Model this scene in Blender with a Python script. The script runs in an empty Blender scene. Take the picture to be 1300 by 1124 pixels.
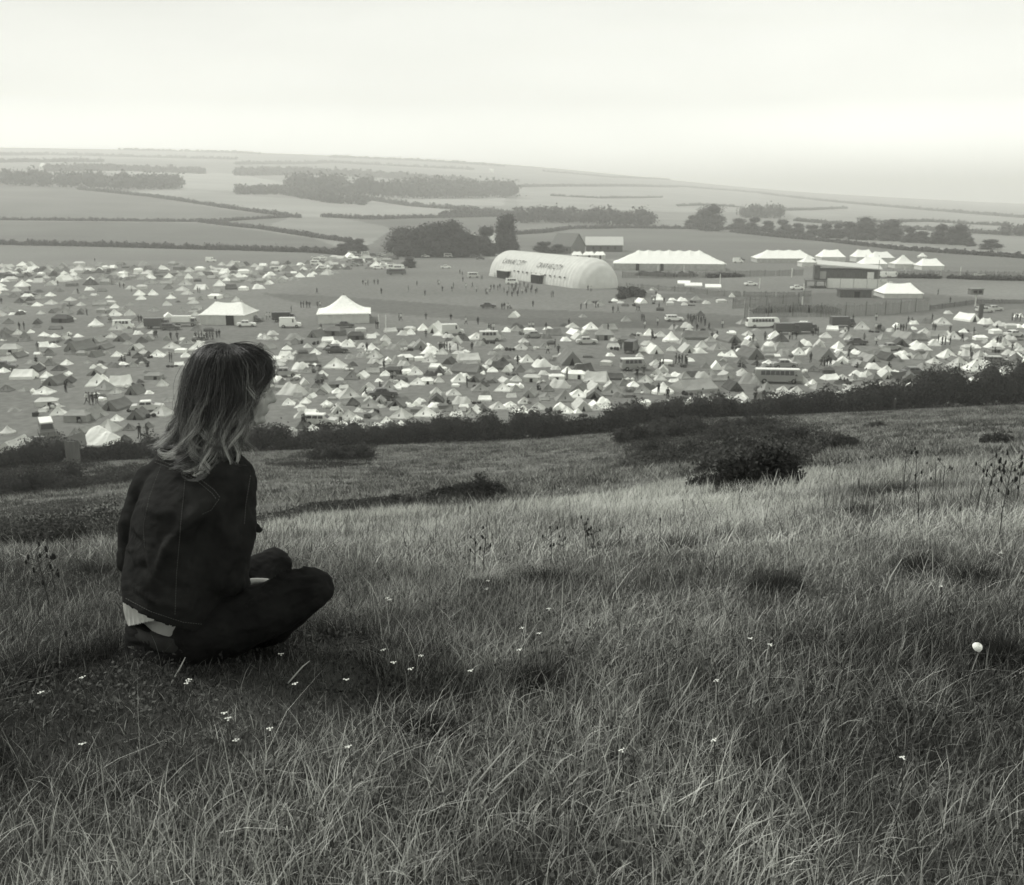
import bpy, bmesh, math, random
import numpy as np
from mathutils import Vector, Matrix
from mathutils.bvhtree import BVHTree
R = math.radians
sc = bpy.context.scene
COL = sc.collection
# ---------------- camera, light, exposure ----------------
PITCH = R(13.7); F = 1260.0; CX, CY = 650.0, 562.0
cam_d = bpy.data.cameras.new('camera'); cam = bpy.data.objects.new('camera', cam_d); COL.objects.link(cam)
cam_d.sensor_width = 36; cam_d.lens = 36 * F / 1300.0
cam_d.clip_start = 0.05; cam_d.clip_end = 40000
cam.location = (0, 0, 0); cam.rotation_euler = (R(90) - PITCH, 0, 0)
cam_d.dof.use_dof = True; cam_d.dof.focus_distance = 2.75; cam_d.dof.aperture_fstop = 11
sc.camera = cam
sc.view_settings.view_transform = 'Standard'; sc.view_settings.look = 'None'
sc.cycles.volume_bounces = 4; sc.view_settings.gamma = 1; sc.view_settings.exposure = 0.0
SUN_EL, SUN_AZ = R(48), R(-62)      # azimuth from +Y towards +X
sun_d = bpy.data.lights.new('sun', 'SUN'); sun = bpy.data.objects.new('sun', sun_d); COL.objects.link(sun)
sun_d.energy = 2.7; sun_d.angle = R(10); sun_d.color = (1, 0.99, 0.95)
sdir = Vector((math.sin(SUN_AZ) * math.cos(SUN_EL), math.cos(SUN_AZ) * math.cos(SUN_EL), math.sin(SUN_EL)))
sun.rotation_euler = sdir.to_track_quat('Z', 'Y').to_euler()
world = bpy.data.worlds.new('World'); sc.world = world; world.use_nodes = True
nt = world.node_tree; N = nt.nodes; L = nt.links
bg = N['Background']
sky = N.new('ShaderNodeTexSky'); sky.sky_type = 'NISHITA'; sky.sun_disc = False
sky.sun_elevation = SUN_EL; sky.sun_rotation = SUN_AZ; sky.dust_density = 4; sky.air_density = 1; sky.ozone_density = 0
bw = N.new('ShaderNodeRGBToBW'); L.new(sky.outputs[0], bw.inputs[0])
tc = N.new('ShaderNodeTexCoord'); mp = N.new('ShaderNodeMapping'); mp.inputs['Scale'].default_value = (1, 1, 4)
nz = N.new('ShaderNodeTexNoise'); nz.inputs['Scale'].default_value = 2.2; nz.inputs['Detail'].default_value = 5
L.new(tc.outputs['Generated'], mp.inputs[0]); L.new(mp.outputs[0], nz.inputs[0])
mr = N.new('ShaderNodeMapRange'); mr.inputs[1].default_value = .3; mr.inputs[2].default_value = .7
mr.inputs[3].default_value = 6.1; mr.inputs[4].default_value = 7.7
L.new(nz.outputs[0], mr.inputs[0])
# brighter, thinner cloud low down towards the right
sx = N.new('ShaderNodeSeparateXYZ'); L.new(tc.outputs['Generated'], sx.inputs[0])
hz = N.new('ShaderNodeMapRange'); hz.inputs[1].default_value = .24; hz.inputs[2].default_value = 0.0; hz.inputs[3].default_value = 1.0; hz.inputs[4].default_value = 2.1
L.new(sx.outputs[2], hz.inputs[0])
hx = N.new('ShaderNodeMapRange'); hx.interpolation_type = 'SMOOTHSTEP'; hx.inputs[1].default_value = -.6; hx.inputs[2].default_value = .6; hx.inputs[3].default_value = .92; hx.inputs[4].default_value = 1.22
L.new(sx.outputs[0], hx.inputs[0])
hm = N.new('ShaderNodeMath'); hm.operation = 'MULTIPLY'; L.new(hz.outputs[0], hm.inputs[0]); L.new(hx.outputs[0], hm.inputs[1])
hz2 = N.new('ShaderNodeMapRange'); hz2.inputs[1].default_value = .09; hz2.inputs[2].default_value = 0.0; hz2.inputs[3].default_value = 1.0; hz2.inputs[4].default_value = 2.2; L.new(sx.outputs[2], hz2.inputs[0])
hm0 = N.new('ShaderNodeMath'); hm0.operation = 'MULTIPLY'; L.new(hz2.outputs[0], hm0.inputs[0]); L.new(hm.outputs[0], hm0.inputs[1])
hm2 = N.new('ShaderNodeMath'); hm2.operation = 'MULTIPLY'; L.new(hm0.outputs[0], hm2.inputs[0]); L.new(mr.outputs[0], hm2.inputs[1])
# overcast sheet mixed with the clear-sky gradient
mx = N.new('ShaderNodeMix'); mx.data_type = 'FLOAT'; mx.inputs[0].default_value = .88
L.new(bw.outputs[0], mx.inputs[2]); L.new(hm2.outputs[0], mx.inputs[3])
cc = N.new('ShaderNodeCombineColor')
for i, k in enumerate((.985, 1.0, .94)):
    m = N.new('ShaderNodeMath'); m.operation = 'MULTIPLY'; m.inputs[1].default_value = k
    L.new(mx.outputs[0], m.inputs[0]); L.new(m.outputs[0], cc.inputs[i])
L.new(cc.outputs[0], bg.inputs[0]); bg.inputs[1].default_value = 0.1

# ---------------- helpers ----------------
rnd = random.Random(7); rng = np.random.default_rng(11)
def g(v): return (v * .985, v, v * .94, 1)          # the monochrome print has a faint green-black tone
def mat(name, v, rough=.9, noise=.0, nscale=5.0, bump=0.0, attr=None, spec=.2, detail=4, stretch=(1, 1, 1), bscale=None, trans=0, info=0.0):
    m = bpy.data.materials.new(name); m.use_nodes = True
    t = m.node_tree; b = t.nodes['Principled BSDF']
    b.inputs['Roughness'].default_value = rough; b.inputs['Specular IOR Level'].default_value = spec
    b.inputs['Base Color'].default_value = g(v)
    src = None
    if attr:
        a = t.nodes.new('ShaderNodeAttribute'); a.attribute_name = attr; src = a.outputs['Color']
    if noise > 0 or bump > 0:
        c = t.nodes.new('ShaderNodeTexCoord'); mpn = t.nodes.new('ShaderNodeMapping'); mpn.inputs['Scale'].default_value = stretch
        t.links.new(c.outputs['Object'], mpn.inputs[0])
        n = t.nodes.new('ShaderNodeTexNoise'); n.inputs['Scale'].default_value = nscale; n.inputs['Detail'].default_value = detail
        t.links.new(mpn.outputs[0], n.inputs[0])
    if noise > 0 or info > 0:
        fac = None
        if noise > 0:
            r = t.nodes.new('ShaderNodeMapRange'); r.inputs[1].default_value = .25; r.inputs[2].default_value = .75
            r.inputs[3].default_value = 1 - noise; r.inputs[4].default_value = 1 + noise
            t.links.new(n.outputs[0], r.inputs[0]); fac = r.outputs[0]
        if info > 0:
            oi = t.nodes.new('ShaderNodeObjectInfo'); r2 = t.nodes.new('ShaderNodeMapRange')
            r2.inputs[3].default_value = 1 - info; r2.inputs[4].default_value = 1 + info
            t.links.new(oi.outputs['Random'], r2.inputs[0])
            if fac:
                mm = t.nodes.new('ShaderNodeMath'); mm.operation = 'MULTIPLY'; t.links.new(fac, mm.inputs[0]); t.links.new(r2.outputs[0], mm.inputs[1]); fac = mm.outputs[0]
            else: fac = r2.outputs[0]
        vm = t.nodes.new('ShaderNodeVectorMath'); vm.operation = 'SCALE'
        if src: t.links.new(src, vm.inputs[0])
        else: vm.inputs[0].default_value = g(v)[:3]
        t.links.new(fac, vm.inputs['Scale']); src = vm.outputs[0]
    if src: t.links.new(src, b.inputs['Base Color'])
    if bump > 0:
        bp = t.nodes.new('ShaderNodeBump'); bp.inputs['Strength'].default_value = 1; bp.inputs['Distance'].default_value = bump
        n2 = n
        if bscale:
            n2 = t.nodes.new('ShaderNodeTexNoise'); n2.inputs['Scale'].default_value = bscale; t.links.new(mpn.outputs[0], n2.inputs[0])
        t.links.new(n2.outputs[0], bp.inputs['Height']); t.links.new(bp.outputs[0], b.inputs['Normal'])
    if trans > 0:
        tr = t.nodes.new('ShaderNodeBsdfTranslucent'); ms = t.nodes.new('ShaderNodeMixShader'); ms.inputs[0].default_value = trans
        if src: t.links.new(src, tr.inputs[0])
        else: tr.inputs[0].default_value = g(v)
        out = t.nodes['Material Output']
        t.links.new(b.outputs[0], ms.inputs[1]); t.links.new(tr.outputs[0], ms.inputs[2]); t.links.new(ms.outputs[0], out.inputs[0])
    return m
def tag(o, label=None, cat=None, group=None, kind=None):
    if label: o['label'] = label
    if cat: o['category'] = cat
    if group: o['group'] = group
    if kind: o['kind'] = kind
    return o
class MB:
    """collects triangles / quads and links them as one mesh object"""
    def __init__(s): s.v = []; s.f = []; s.mi = []; s.c = 0
    def add(s, vs, fs, m=0):
        o = len(s.v); s.v += [tuple(p) for p in vs]; s.f += [tuple(i + o for i in f) for f in fs]; s.mi += [m] * len(fs)
    def box(s, x0, x1, y0, y1, z0, z1, m=0, M=None):
        vs = [Vector(p) for p in ((x0,y0,z0),(x1,y0,z0),(x1,y1,z0),(x0,y1,z0),(x0,y0,z1),(x1,y0,z1),(x1,y1,z1),(x0,y1,z1))]
        if M: vs = [M @ p for p in vs]
        s.add(vs, [(0,3,2,1),(4,5,6,7),(0,1,5,4),(1,2,6,5),(2,3,7,6),(3,0,4,7)], m)
    def tube(s, pts, rads, n=6, m=0, cap=True):
        pts = [Vector(p) for p in pts]; rings = []
        for i, p in enumerate(pts):
            d = (pts[min(i+1, len(pts)-1)] - pts[max(i-1, 0)]).normalized()
            a = d.orthogonal().normalized() if i == 0 else (pa - d * pa.dot(d)).normalized()
            pa = a; b = d.cross(a)
            r = rads[i] if hasattr(rads, '__len__') else rads
            rings.append([p + (a * math.cos(2*math.pi*k/n) + b * math.sin(2*math.pi*k/n)) * r for k in range(n)])
        vs = [q for r_ in rings for q in r_]; fs = []
        for i in range(len(pts)-1):
            for k in range(n): fs.append((i*n+k, i*n+(k+1)%n, (i+1)*n+(k+1)%n, (i+1)*n+k))
        if cap: fs.append(tuple(range(n))[::-1]); fs.append(tuple((len(pts)-1)*n+k for k in range(n)))
        s.add(vs, fs, m)
    def mesh(s, name, mats):
        me = bpy.data.meshes.new(name); me.from_pydata(s.v, [], s.f)
        for m in (mats if isinstance(mats, (list, tuple)) else [mats]): me.materials.append(m)
        if isinstance(mats, (list, tuple)) and len(mats) > 1: me.polygons.foreach_set('material_index', s.mi)
        me.update(); return me
    def build(s, name, mats, parent=None, loc=(0,0,0), rz=0, smooth=False):
        me = s.mesh(name, mats); return link(name, me, parent, loc, rz, smooth)
def link(name, me, parent=None, loc=(0,0,0), rz=0, smooth=False):
    o = bpy.data.objects.new(name, me); COL.objects.link(o)
    o.location = loc; o.rotation_euler = (0, 0, rz)
    if parent: o.parent = parent
    if smooth: me.polygons.foreach_set('use_smooth', [True]*len(me.polygons)); me.update()
    return o
def empty(name, loc=(0,0,0), rz=0):
    o = bpy.data.objects.new(name, None); COL.objects.link(o); o.location = loc; o.rotation_euler = (0,0,rz); o.empty_display_size = .1; return o
def copy_tree(o, parent=None):
    c = o.copy(); COL.objects.link(c); c.parent = parent
    for ch in o.children: copy_tree(ch, c)
    return c
def npmesh(name, V, quads=None, tris=None, col=None, mats=None, smooth=False):
    """mesh from numpy arrays; col = per vertex grey value"""
    me = bpy.data.meshes.new(name); me.vertices.add(len(V)); me.vertices.foreach_set('co', V.astype(np.float32).ravel())
    nq = 0 if quads is None else len(quads); ntr = 0 if tris is None else len(tris)
    li = []
    if nq: li.append(quads.ravel())
    if ntr: li.append(tris.ravel())
    li = np.concatenate(li).astype(np.int32)
    me.loops.add(len(li)); me.polygons.add(nq+ntr); me.loops.foreach_set('vertex_index', li)
    st = np.concatenate([np.arange(nq)*4, nq*4+np.arange(ntr)*3]).astype(np.int32)
    me.polygons.foreach_set('loop_start', st)
    if smooth: me.polygons.foreach_set('use_smooth', np.ones(nq+ntr, bool))
    me.update(calc_edges=True)
    if col is not None:
        a = me.color_attributes.new('Col', 'FLOAT_COLOR', 'POINT')
        c = np.stack([col*.985, col, col*.94, np.ones_like(col)], 1).astype(np.float32); a.data.foreach_set('color', c.ravel())
    if mats: me.materials.append(mats)
    return me

# ---------------- terrain ----------------
def Sv(v): return np.tan(PITCH - np.arctan((CY - np.asarray(v, float)) / F))
def qof(u, v):
    t = (CY - np.asarray(v, float)) / F
    return (np.asarray(u, float) - CX) / F / (math.cos(PITCH) + t * math.sin(PITCH))
NEAR_Y = [1.5, 2.45, 4, 5, 8, 12, 20, 35, 60, 90]
NEAR = {0: [1115,840,740,716,700,692,684,668,645,608], 325: [1120,838,735,708,684,672,660,640,612,580],
        650: [1124,838,725,700,668,652,640,625,605,575], 975: [1124,830,700,672,640,622,605,590,568,545],
        1300: [1120,820,680,650,615,598,585,570,545,520]}
HY = {0: 99, 325: 106, 650: 113, 975: 129, 1300: 138}
FAR = {0: [(560,313),(800,281),(1000,252),(1200,236),(1500,222),(2000,208),(3000,195),(4500,186)],
       325: [(560,318),(800,287),(1000,266),(1200,250),(1500,238),(2000,222),(3000,205),(4500,192)],
       650: [(640,308),(800,295),(1000,280),(1250,265),(1500,255),(2000,243),(3000,222),(4500,207)],
       975: [(640,310),(800,298),(1000,285),(1250,276),(1500,270),(2000,261),(3000,250),(4500,243)],
       1300: [(640,312),(800,302),(1000,293),(1250,286),(1500,281),(2000,274),(3000,266),(4500,261)]}
ZP = -27.0
YG = np.exp(np.linspace(math.log(.3), math.log(14000), 1100)); LG = np.log(YG)
def column(u):
    z0 = [-Y*float(Sv(v)) for Y, v in zip(NEAR_Y, NEAR[u])]
    ys = [.3, 1.0] + NEAR_Y + [HY[u], 300, 480] + [a for a, b in FAR[u]] + [7000, 9000, 14000]
    zf = [-Y*float(Sv(v)) for Y, v in FAR[u]]
    zz = [-1.02, -1.10] + z0 + [ZP, ZP, ZP] + zf + [zf[-1]*.5-30, -60, -60]
    z = np.interp(LG, np.log(ys), zz)
    for _ in range(10): z[1:-1] = .25*z[:-2] + .5*z[1:-1] + .25*z[2:]
    return z
us = [0, 325, 650, 975, 1300]
cols = np.stack([column(u) for u in us])
QC = np.array([(u-650)/F/.98 for u in us])
QG = np.linspace(-.62, .62, 125)
ZG = np.zeros((len(QG), len(YG)))
for j in range(len(YG)): ZG[:, j] = np.interp(QG, QC, cols[:, j])
for _ in range(60):
    P_ = np.pad(ZG, ((1,1),(0,0)), 'edge'); ZG = .25*P_[:-2] + .5*P_[1:-1] + .25*P_[2:]
def ground(x, Y, bumps=True):
    x = np.asarray(x, float); Y = np.asarray(Y, float); Yc = np.clip(Y, .3, 13999)
    q = np.clip(x / Yc, -.619, .619)
    a = (q + .62) / (1.24/124); i = np.clip(a.astype(int), 0, 123); fa = a - i
    b = (np.log(Yc) - LG[0]) / (LG[1]-LG[0]); j = np.clip(b.astype(int), 0, len(YG)-2); fb = b - j
    z = (ZG[i,j]*(1-fa)+ZG[i+1,j]*fa)*(1-fb) + (ZG[i,j+1]*(1-fa)+ZG[i+1,j+1]*fa)*fb
    if bumps:
        am = np.clip((Y-.8)/3, 0, 1)*np.clip((95-Y)/20, 0, 1)
        z = z + am*(.018*np.sin(x*2.3+1.1*Y)*np.sin(Y*1.9+.7*x) + .03*np.sin(x*.9+.4)*np.sin(Y*.8+1)*np.clip(Y/5,0,1) + .12*np.sin(x*.31+2)*np.sin(Y*.27)*np.clip((Y-6)/15,0,1)
            + .35*np.sin(x*.11+1.3)*np.sin(Y*.16+.5)*np.clip((Y-20)/25,0,1))
    return z
def at(u, v):
    """the ground point that the photograph shows at pixel (u, v)"""
    q = float(np.clip(qof(u, v), -.7, .7)); s = float(Sv(v))
    rat = -ground(q*YG, YG, False)/YG
    k = np.argmax(rat <= s)
    if k == 0: k = len(YG)-1 if rat[0] > s else 1
    r0, r1 = rat[k-1], rat[k]; w = 0 if r0 == r1 else np.clip((r0 - s)/(r0 - r1), 0, 1)
    Y = YG[k-1]*(1-w)+YG[k]*w
    return Vector((q*Y, Y, float(ground(q*Y, Y))))
def pt(u, v, Y):
    """point at forward distance Y seen at pixel (u, v)"""
    return Vector((float(qof(u, v))*Y, Y, -Y*float(Sv(v))))
def mpp(p): return (math.cos(PITCH)*p[1] - math.sin(PITCH)*p[2]) / F   # metres per photo pixel at a point
def inpoly(U, V, poly):
    r = np.zeros(U.shape, bool); n = len(poly)
    for i in range(n):
        x0, y0 = poly[i]; x1, y1 = poly[(i+1) % n]
        if y0 == y1: continue
        c = ((y0 > V) != (y1 > V)) & (U < (x1-x0)*(V-y0)/(y1-y0)+x0); r ^= c
    return r
def vnoise(x, y, seed=0):
    xi = np.floor(x).astype(np.int64); yi = np.floor(y).astype(np.int64); fx = x-xi; fy = y-yi
    fx = fx*fx*(3-2*fx); fy = fy*fy*(3-2*fy)
    def h(a, b):
        n = (a*374761393 + b*668265263 + seed*982451653) & 0xffffffff
        n = ((n ^ (n >> 13))*1274126177) & 0xffffffff
        return ((n ^ (n >> 16)) & 0xffff)/65535.0
    return (h(xi,yi)*(1-fx)+h(xi+1,yi)*fx)*(1-fy)+(h(xi,yi+1)*(1-fx)+h(xi+1,yi+1)*fx)*fy
def fbm(x, y, o=4, seed=0):
    s = 0; a = .5; t = 0
    for k in range(o): s = s + a*vnoise(x*2**k, y*2**k, seed+k); t += a; a *= .5
    return s/t
# local colours of the ground: fields, stubble, worn tracks, dry grass (polygons over the land as seen on the photograph)
FIELDS = [
 ([(-300,400),(-300,313),(0,309),(150,313),(300,318),(440,324),(700,330),(1600,345),(1600,700),(-300,700)], .185),   # camp field
 ([(-300,309),(0,309),(150,313),(300,318),(440,324),(440,318),(400,303),(250,283),(0,281),(-300,279)], .15),
 ([(-300,279),(0,279),(250,281),(285,266),(190,250),(100,240),(0,233),(-300,228)], .185),
 ([(250,281),(285,266),(370,276),(330,291)], .17),
 ([(100,240),(230,240),(360,252),(520,258),(640,265),(640,276),(440,278),(380,276),(190,250)], .30),
 ([(330,291),(380,276),(440,278),(640,275),(600,283),(500,290),(440,318),(400,303)], .235),
 ([(440,278),(640,275),(650,298),(600,330),(440,330),(500,290)], .15),
 ([(600,310),(640,298),(724,290),(802,289),(928,294),(1050,306),(1148,317),(1297,327),(1600,345),(1600,352),(640,326)], .165),
 ([(928,291),(1050,302),(1148,312),(1297,322),(1600,335),(1600,345),(1297,328),(1148,318),(1050,307),(928,295)], .34),
 ([(640,275),(860,289),(928,290),(802,289),(724,290),(640,298)], .18),
 ([(870,275),(1300,300),(1600,310),(1600,335),(1300,322),(928,290)], .24),
 ([(650,238),(860,236),(960,243),(1060,256),(1000,268),(870,270),(660,262)], .30),
 ([(960,244),(1060,256),(1200,268),(1600,280),(1600,300),(1300,296),(1010,280),(1000,268)], .27),
 ([(660,262),(870,270),(1000,268),(1010,280),(1300,298),(870,277),(640,275)], .22),
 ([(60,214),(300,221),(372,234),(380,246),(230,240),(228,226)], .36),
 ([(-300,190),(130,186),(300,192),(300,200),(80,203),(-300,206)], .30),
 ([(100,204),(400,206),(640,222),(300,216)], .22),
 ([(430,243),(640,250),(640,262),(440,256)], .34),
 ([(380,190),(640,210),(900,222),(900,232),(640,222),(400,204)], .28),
 # trodden tracks in the arena
 ([(330,372),(450,378),(640,392),(760,396),(900,398),(980,404),(980,410),(760,407),(560,404),(460,396),(380,386)], .135),
 ([(560,402),(900,408),(1000,404),(1000,412),(880,418),(640,414)], .12),
 ([(800,372),(1000,376),(1000,381),(800,378)], .14),
 ([(960,378),(1040,372),(1190,372),(1300,384),(1300,392),(1180,400),(960,404)], .15),
 ([(1080,362),(1300,352),(1300,382),(1190,374)], .20),
]
def ground_tone(x, Y, z):
    t_ = -z/np.maximum(Y, .05)                   # slope ratio -> photo row
    v = CY - F*np.tan(PITCH - np.arctan(t_)); t = (CY - v)/F
    u = CX + F*(x/np.maximum(Y, .05))*(math.cos(PITCH)+t*math.sin(PITCH))
    ju = (fbm(x*.05, Y*.05, 3, 5)-.5)*6
    c = np.full(x.shape, .25); hill = Y < 145
    for poly, tone in FIELDS:
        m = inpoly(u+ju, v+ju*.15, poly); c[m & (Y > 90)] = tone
    # hill-side: rough pasture, pale dry band, dark turf
    hn = fbm(x*.22, Y*.22, 4, 3); h2 = fbm(x*1.3, Y*1.3, 3, 9)
    h3 = fbm(x*.5+9, Y*.9, 4, 17)
    hs = .13 + .13*(hn-.5) + .08*(h2-.5) + .12*(h3-.5)
    band = np.clip((Y-5)/3, 0, 1)*np.clip((24-Y)/8, 0, 1)
    hs = hs + band*.1
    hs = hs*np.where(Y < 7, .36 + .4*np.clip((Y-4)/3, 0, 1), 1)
    yh = np.interp(x/np.maximum(Y,.05), QC, [HY[k] for k in us])
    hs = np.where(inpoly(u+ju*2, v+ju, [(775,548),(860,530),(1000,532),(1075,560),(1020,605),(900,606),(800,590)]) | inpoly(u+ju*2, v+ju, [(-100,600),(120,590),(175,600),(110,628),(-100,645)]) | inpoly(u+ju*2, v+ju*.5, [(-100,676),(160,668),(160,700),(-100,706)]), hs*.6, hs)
    w = np.clip((Y - (yh-6))/5, 0, 1)
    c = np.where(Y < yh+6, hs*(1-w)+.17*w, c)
    c = c*(.80 + .40*fbm(x*.02+3, Y*.02, 4, 21))*(.9+.2*fbm(x*.006, Y*.05, 3, 23))
    return np.clip(c, .01, .6)
def build_terrain():
    qa = np.concatenate([-np.geomspace(4, .66, 26)[:-1], np.linspace(-.66, .66, 560), np.geomspace(.66, 4, 26)[1:]])
    ya = YG
    Yg, Qg = np.meshgrid(ya, qa, indexing='ij'); X = Qg*Yg; Z = ground(X, Yg)
    V = np.stack([X, Yg, Z], 2).reshape(-1, 3); n, m = len(ya), len(qa)
    I = np.arange(n*m).reshape(n, m)
    Q = np.stack([I[:-1,:-1], I[:-1,1:], I[1:,1:], I[1:,:-1]], 2).reshape(-1, 4)
    c = ground_tone(X, Yg, Z).ravel()
    me = npmesh('ground', V, Q, col=c, mats=MGROUND, smooth=True)
    tag(link('ground', me), kind='structure')
    xa = np.linspace(-14, 14, 60); yb = np.linspace(-12, .6, 30)
    Yg, X = np.meshgrid(yb, xa, indexing='ij'); Z = ground(X, Yg) - .03 - .02*np.clip(-Yg, 0, 20)
    V = np.stack([X, Yg, Z], 2).reshape(-1, 3); I = np.arange(V.shape[0]).reshape(30, 60)
    Q = np.stack([I[:-1,:-1], I[:-1,1:], I[1:,1:], I[1:,:-1]], 2).reshape(-1, 4)
    tag(link('hilltop_ground', npmesh('hilltop_ground', V, Q, col=np.full(len(V), .06), mats=MGROUND, smooth=True)), kind='structure')
MGROUND = mat('turf and fields', .2, 1, noise=.22, nscale=.9, attr='Col', spec=0, detail=8, bump=.02)
build_terrain()
# ---------------- haze ----------------
def build_haze():
    b = MB(); b.box(-9000, 9000, -60, 14500, -64, 235)
    m = bpy.data.materials.new('haze air'); m.use_nodes = True; t = m.node_tree; t.nodes.clear()
    o = t.nodes.new('ShaderNodeOutputMaterial'); p = t.nodes.new('ShaderNodeVolumePrincipled')
    p.inputs['Density'].default_value = 4.0e-4; p.inputs['Color'].default_value = (1, 1, .97, 1); p.inputs['Anisotropy'].default_value = 0.3
    t.links.new(p.outputs[0], o.inputs['Volume'])
    h = b.build('haze', m); tag(h, 'pale haze thickening over the far fields', 'haze', kind='stuff')
build_haze()
# ---------------- vegetation ----------------
MLEAF = mat('hedge leaves', .05, .8, attr='Col', spec=.15, trans=.15)
MBARK = mat('bark', .07, .95, noise=.4, nscale=3)
def leaves(C, size, tone, var=.35, up=.25, aspect=.6):
    """one small quad per centre, random orientation; returns V, Q, col"""
    n = len(C); a = rng.normal(size=(n, 3)); a[:, 2] += up; a /= np.linalg.norm(a, axis=1)[:, None]
    b = np.cross(a, rng.normal(size=(n, 3))); b /= np.linalg.norm(b, axis=1)[:, None]; c = np.cross(a, b)
    s = size*(.6+.8*rng.random(n))[:, None]
    V = np.stack([C-b*s, C+c*s*aspect, C+b*s, C-c*s*aspect], 1).reshape(-1, 3)
    Q = np.arange(4*n).reshape(-1, 4)
    col = np.repeat(tone*(1-var+2*var*rng.random(n)), 4)
    return V, Q, col
def blob_pts(c, r, n):
    d = rng.normal(size=(n, 3)); d /= np.linalg.norm(d, axis=1)[:, None]
    ph = rng.random(3)*6
    k = 1 + .18*np.sin(d[:,0]*5+ph[0])*np.sin(d[:,1]*5+ph[1]) + .12*np.sin(d[:,2]*8+ph[2])
    rr = (.55+.52*rng.random(n))*k; rr = np.where(rng.random(n) < .07, rr*1.25, rr)
    return np.array(c) + d*rr[:, None]*np.array(r)
def core(c, r, tone, n1=8, n2=12):
    th = np.linspace(0, math.pi, n1); ph = np.linspace(0, 2*math.pi, n2, endpoint=False)
    T, P_ = np.meshgrid(th, ph, indexing='ij'); k = .6+.16*rng.random(T.shape)
    V = np.stack([np.sin(T)*np.cos(P_)*k, np.sin(T)*np.sin(P_)*k, np.cos(T)*k], 2).reshape(-1, 3)*np.array(r)+np.array(c)
    I = np.arange(n1*n2).reshape(n1, n2); J = np.roll(I, -1, axis=1)
    Q = np.stack([I[:-1], I[1:], J[1:], J[:-1]], 2).reshape(-1, 4)
    return V, Q, np.full(len(V), tone)
def foliage(name, blobs, per, size, tone, parent=None, loc=(0,0,0), up=.25, cores=True, var=.35):
    Vs, Qs, Cs = [], [], []; o = 0
    for c, r, t in blobs:
        n = int(per*.95)
        parts = [leaves(blob_pts(c, r, n), size, tone*t, var, up)]
        if cores: parts.append(core(c, r, tone*t*.8))
        for V, Q, K in parts:
            Vs.append(V); Qs.append(Q+o); Cs.append(K); o += len(V)
    me = npmesh(name, np.concatenate(Vs), np.concatenate(Qs), col=np.concatenate(Cs), mats=MLEAF)
    return link(name, me, parent, loc)
def pline(pts, step):
    """points every `step` metres along the ground line drawn through photo points (u, v)"""
    W = [at(u, v) for u, v in pts]; out = []
    for a, b in zip(W[:-1], W[1:]):
        n = max(1, int((b-a).length/step))
        for i in range(n): out.append(a.lerp(b, i/n))
    out.append(W[-1]); return out
def hedge(label, pts, h, w, leaf, per, tone, name='hedge', jit=.38, group=None, step=None, cat='hedge'):
    P_ = pline(pts, step or w*.42); o0 = P_[0]; bl = []
    for i, p in enumerate(P_):
        hh = h if not callable(h) else h(i/len(P_))
        k = 1+jit*(2*rnd.random()-1)
        z = float(ground(p.x, p.y, False))
        q = Vector((p.x+rnd.uniform(-.2,.2)*w, p.y+rnd.uniform(-.2,.2)*w, z))-o0
        bl.append(((q.x, q.y, q.z+hh*k*.45), (w*rnd.uniform(.5,.75), w*.6*k, hh*k*.56), .8+.4*rnd.random()))
    o = foliage(name, bl, per, leaf, tone, loc=o0)
    tag(o, label, cat, group); return o
# near hedge along the foot of the hill (blackthorn), in the stretches that show
hedge('dark bushy hedge at left edge below the small round-roofed car', [(-90,604),(0,596),(50,591),(88,588)], 2.3, 2.2, .10, 1300, .045)
hedge('low dark hedge beside the grey board, running behind the seated woman', [(106,587),(150,583),(200,581),(260,578)], 2.0, 1.9, .10, 1200, .045)
hedge('dark hedge right of the seated woman under the camp, bulging halfway', [(300,572),(360,570),(410,569),(450,567),(480,563),(520,562)], 2.3, 2.2, .10, 1500, .042)
hedge('long level dark hedge at the foot of the hill, centre of view', [(520,562),(580,560),(650,558),(710,553),(760,550),(800,546)], 2.6, 2.3, .11, 1500, .04)
hedge('dark uneven hedge below the large grey ridge tent', [(800,538),(860,531),(920,528),(985,527),(1040,524)], 2.3, 2.6, .12, 1500, .042)
hedge('tall dark hedge rising towards the right edge', [(1040,524),(1100,522),(1150,519),(1200,517),(1250,515),(1310,512),(1400,508)], lambda t: 2.6+2.6*min(1, t*1.6), 3.2, .13, 1900, .042, jit=.3)
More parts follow.
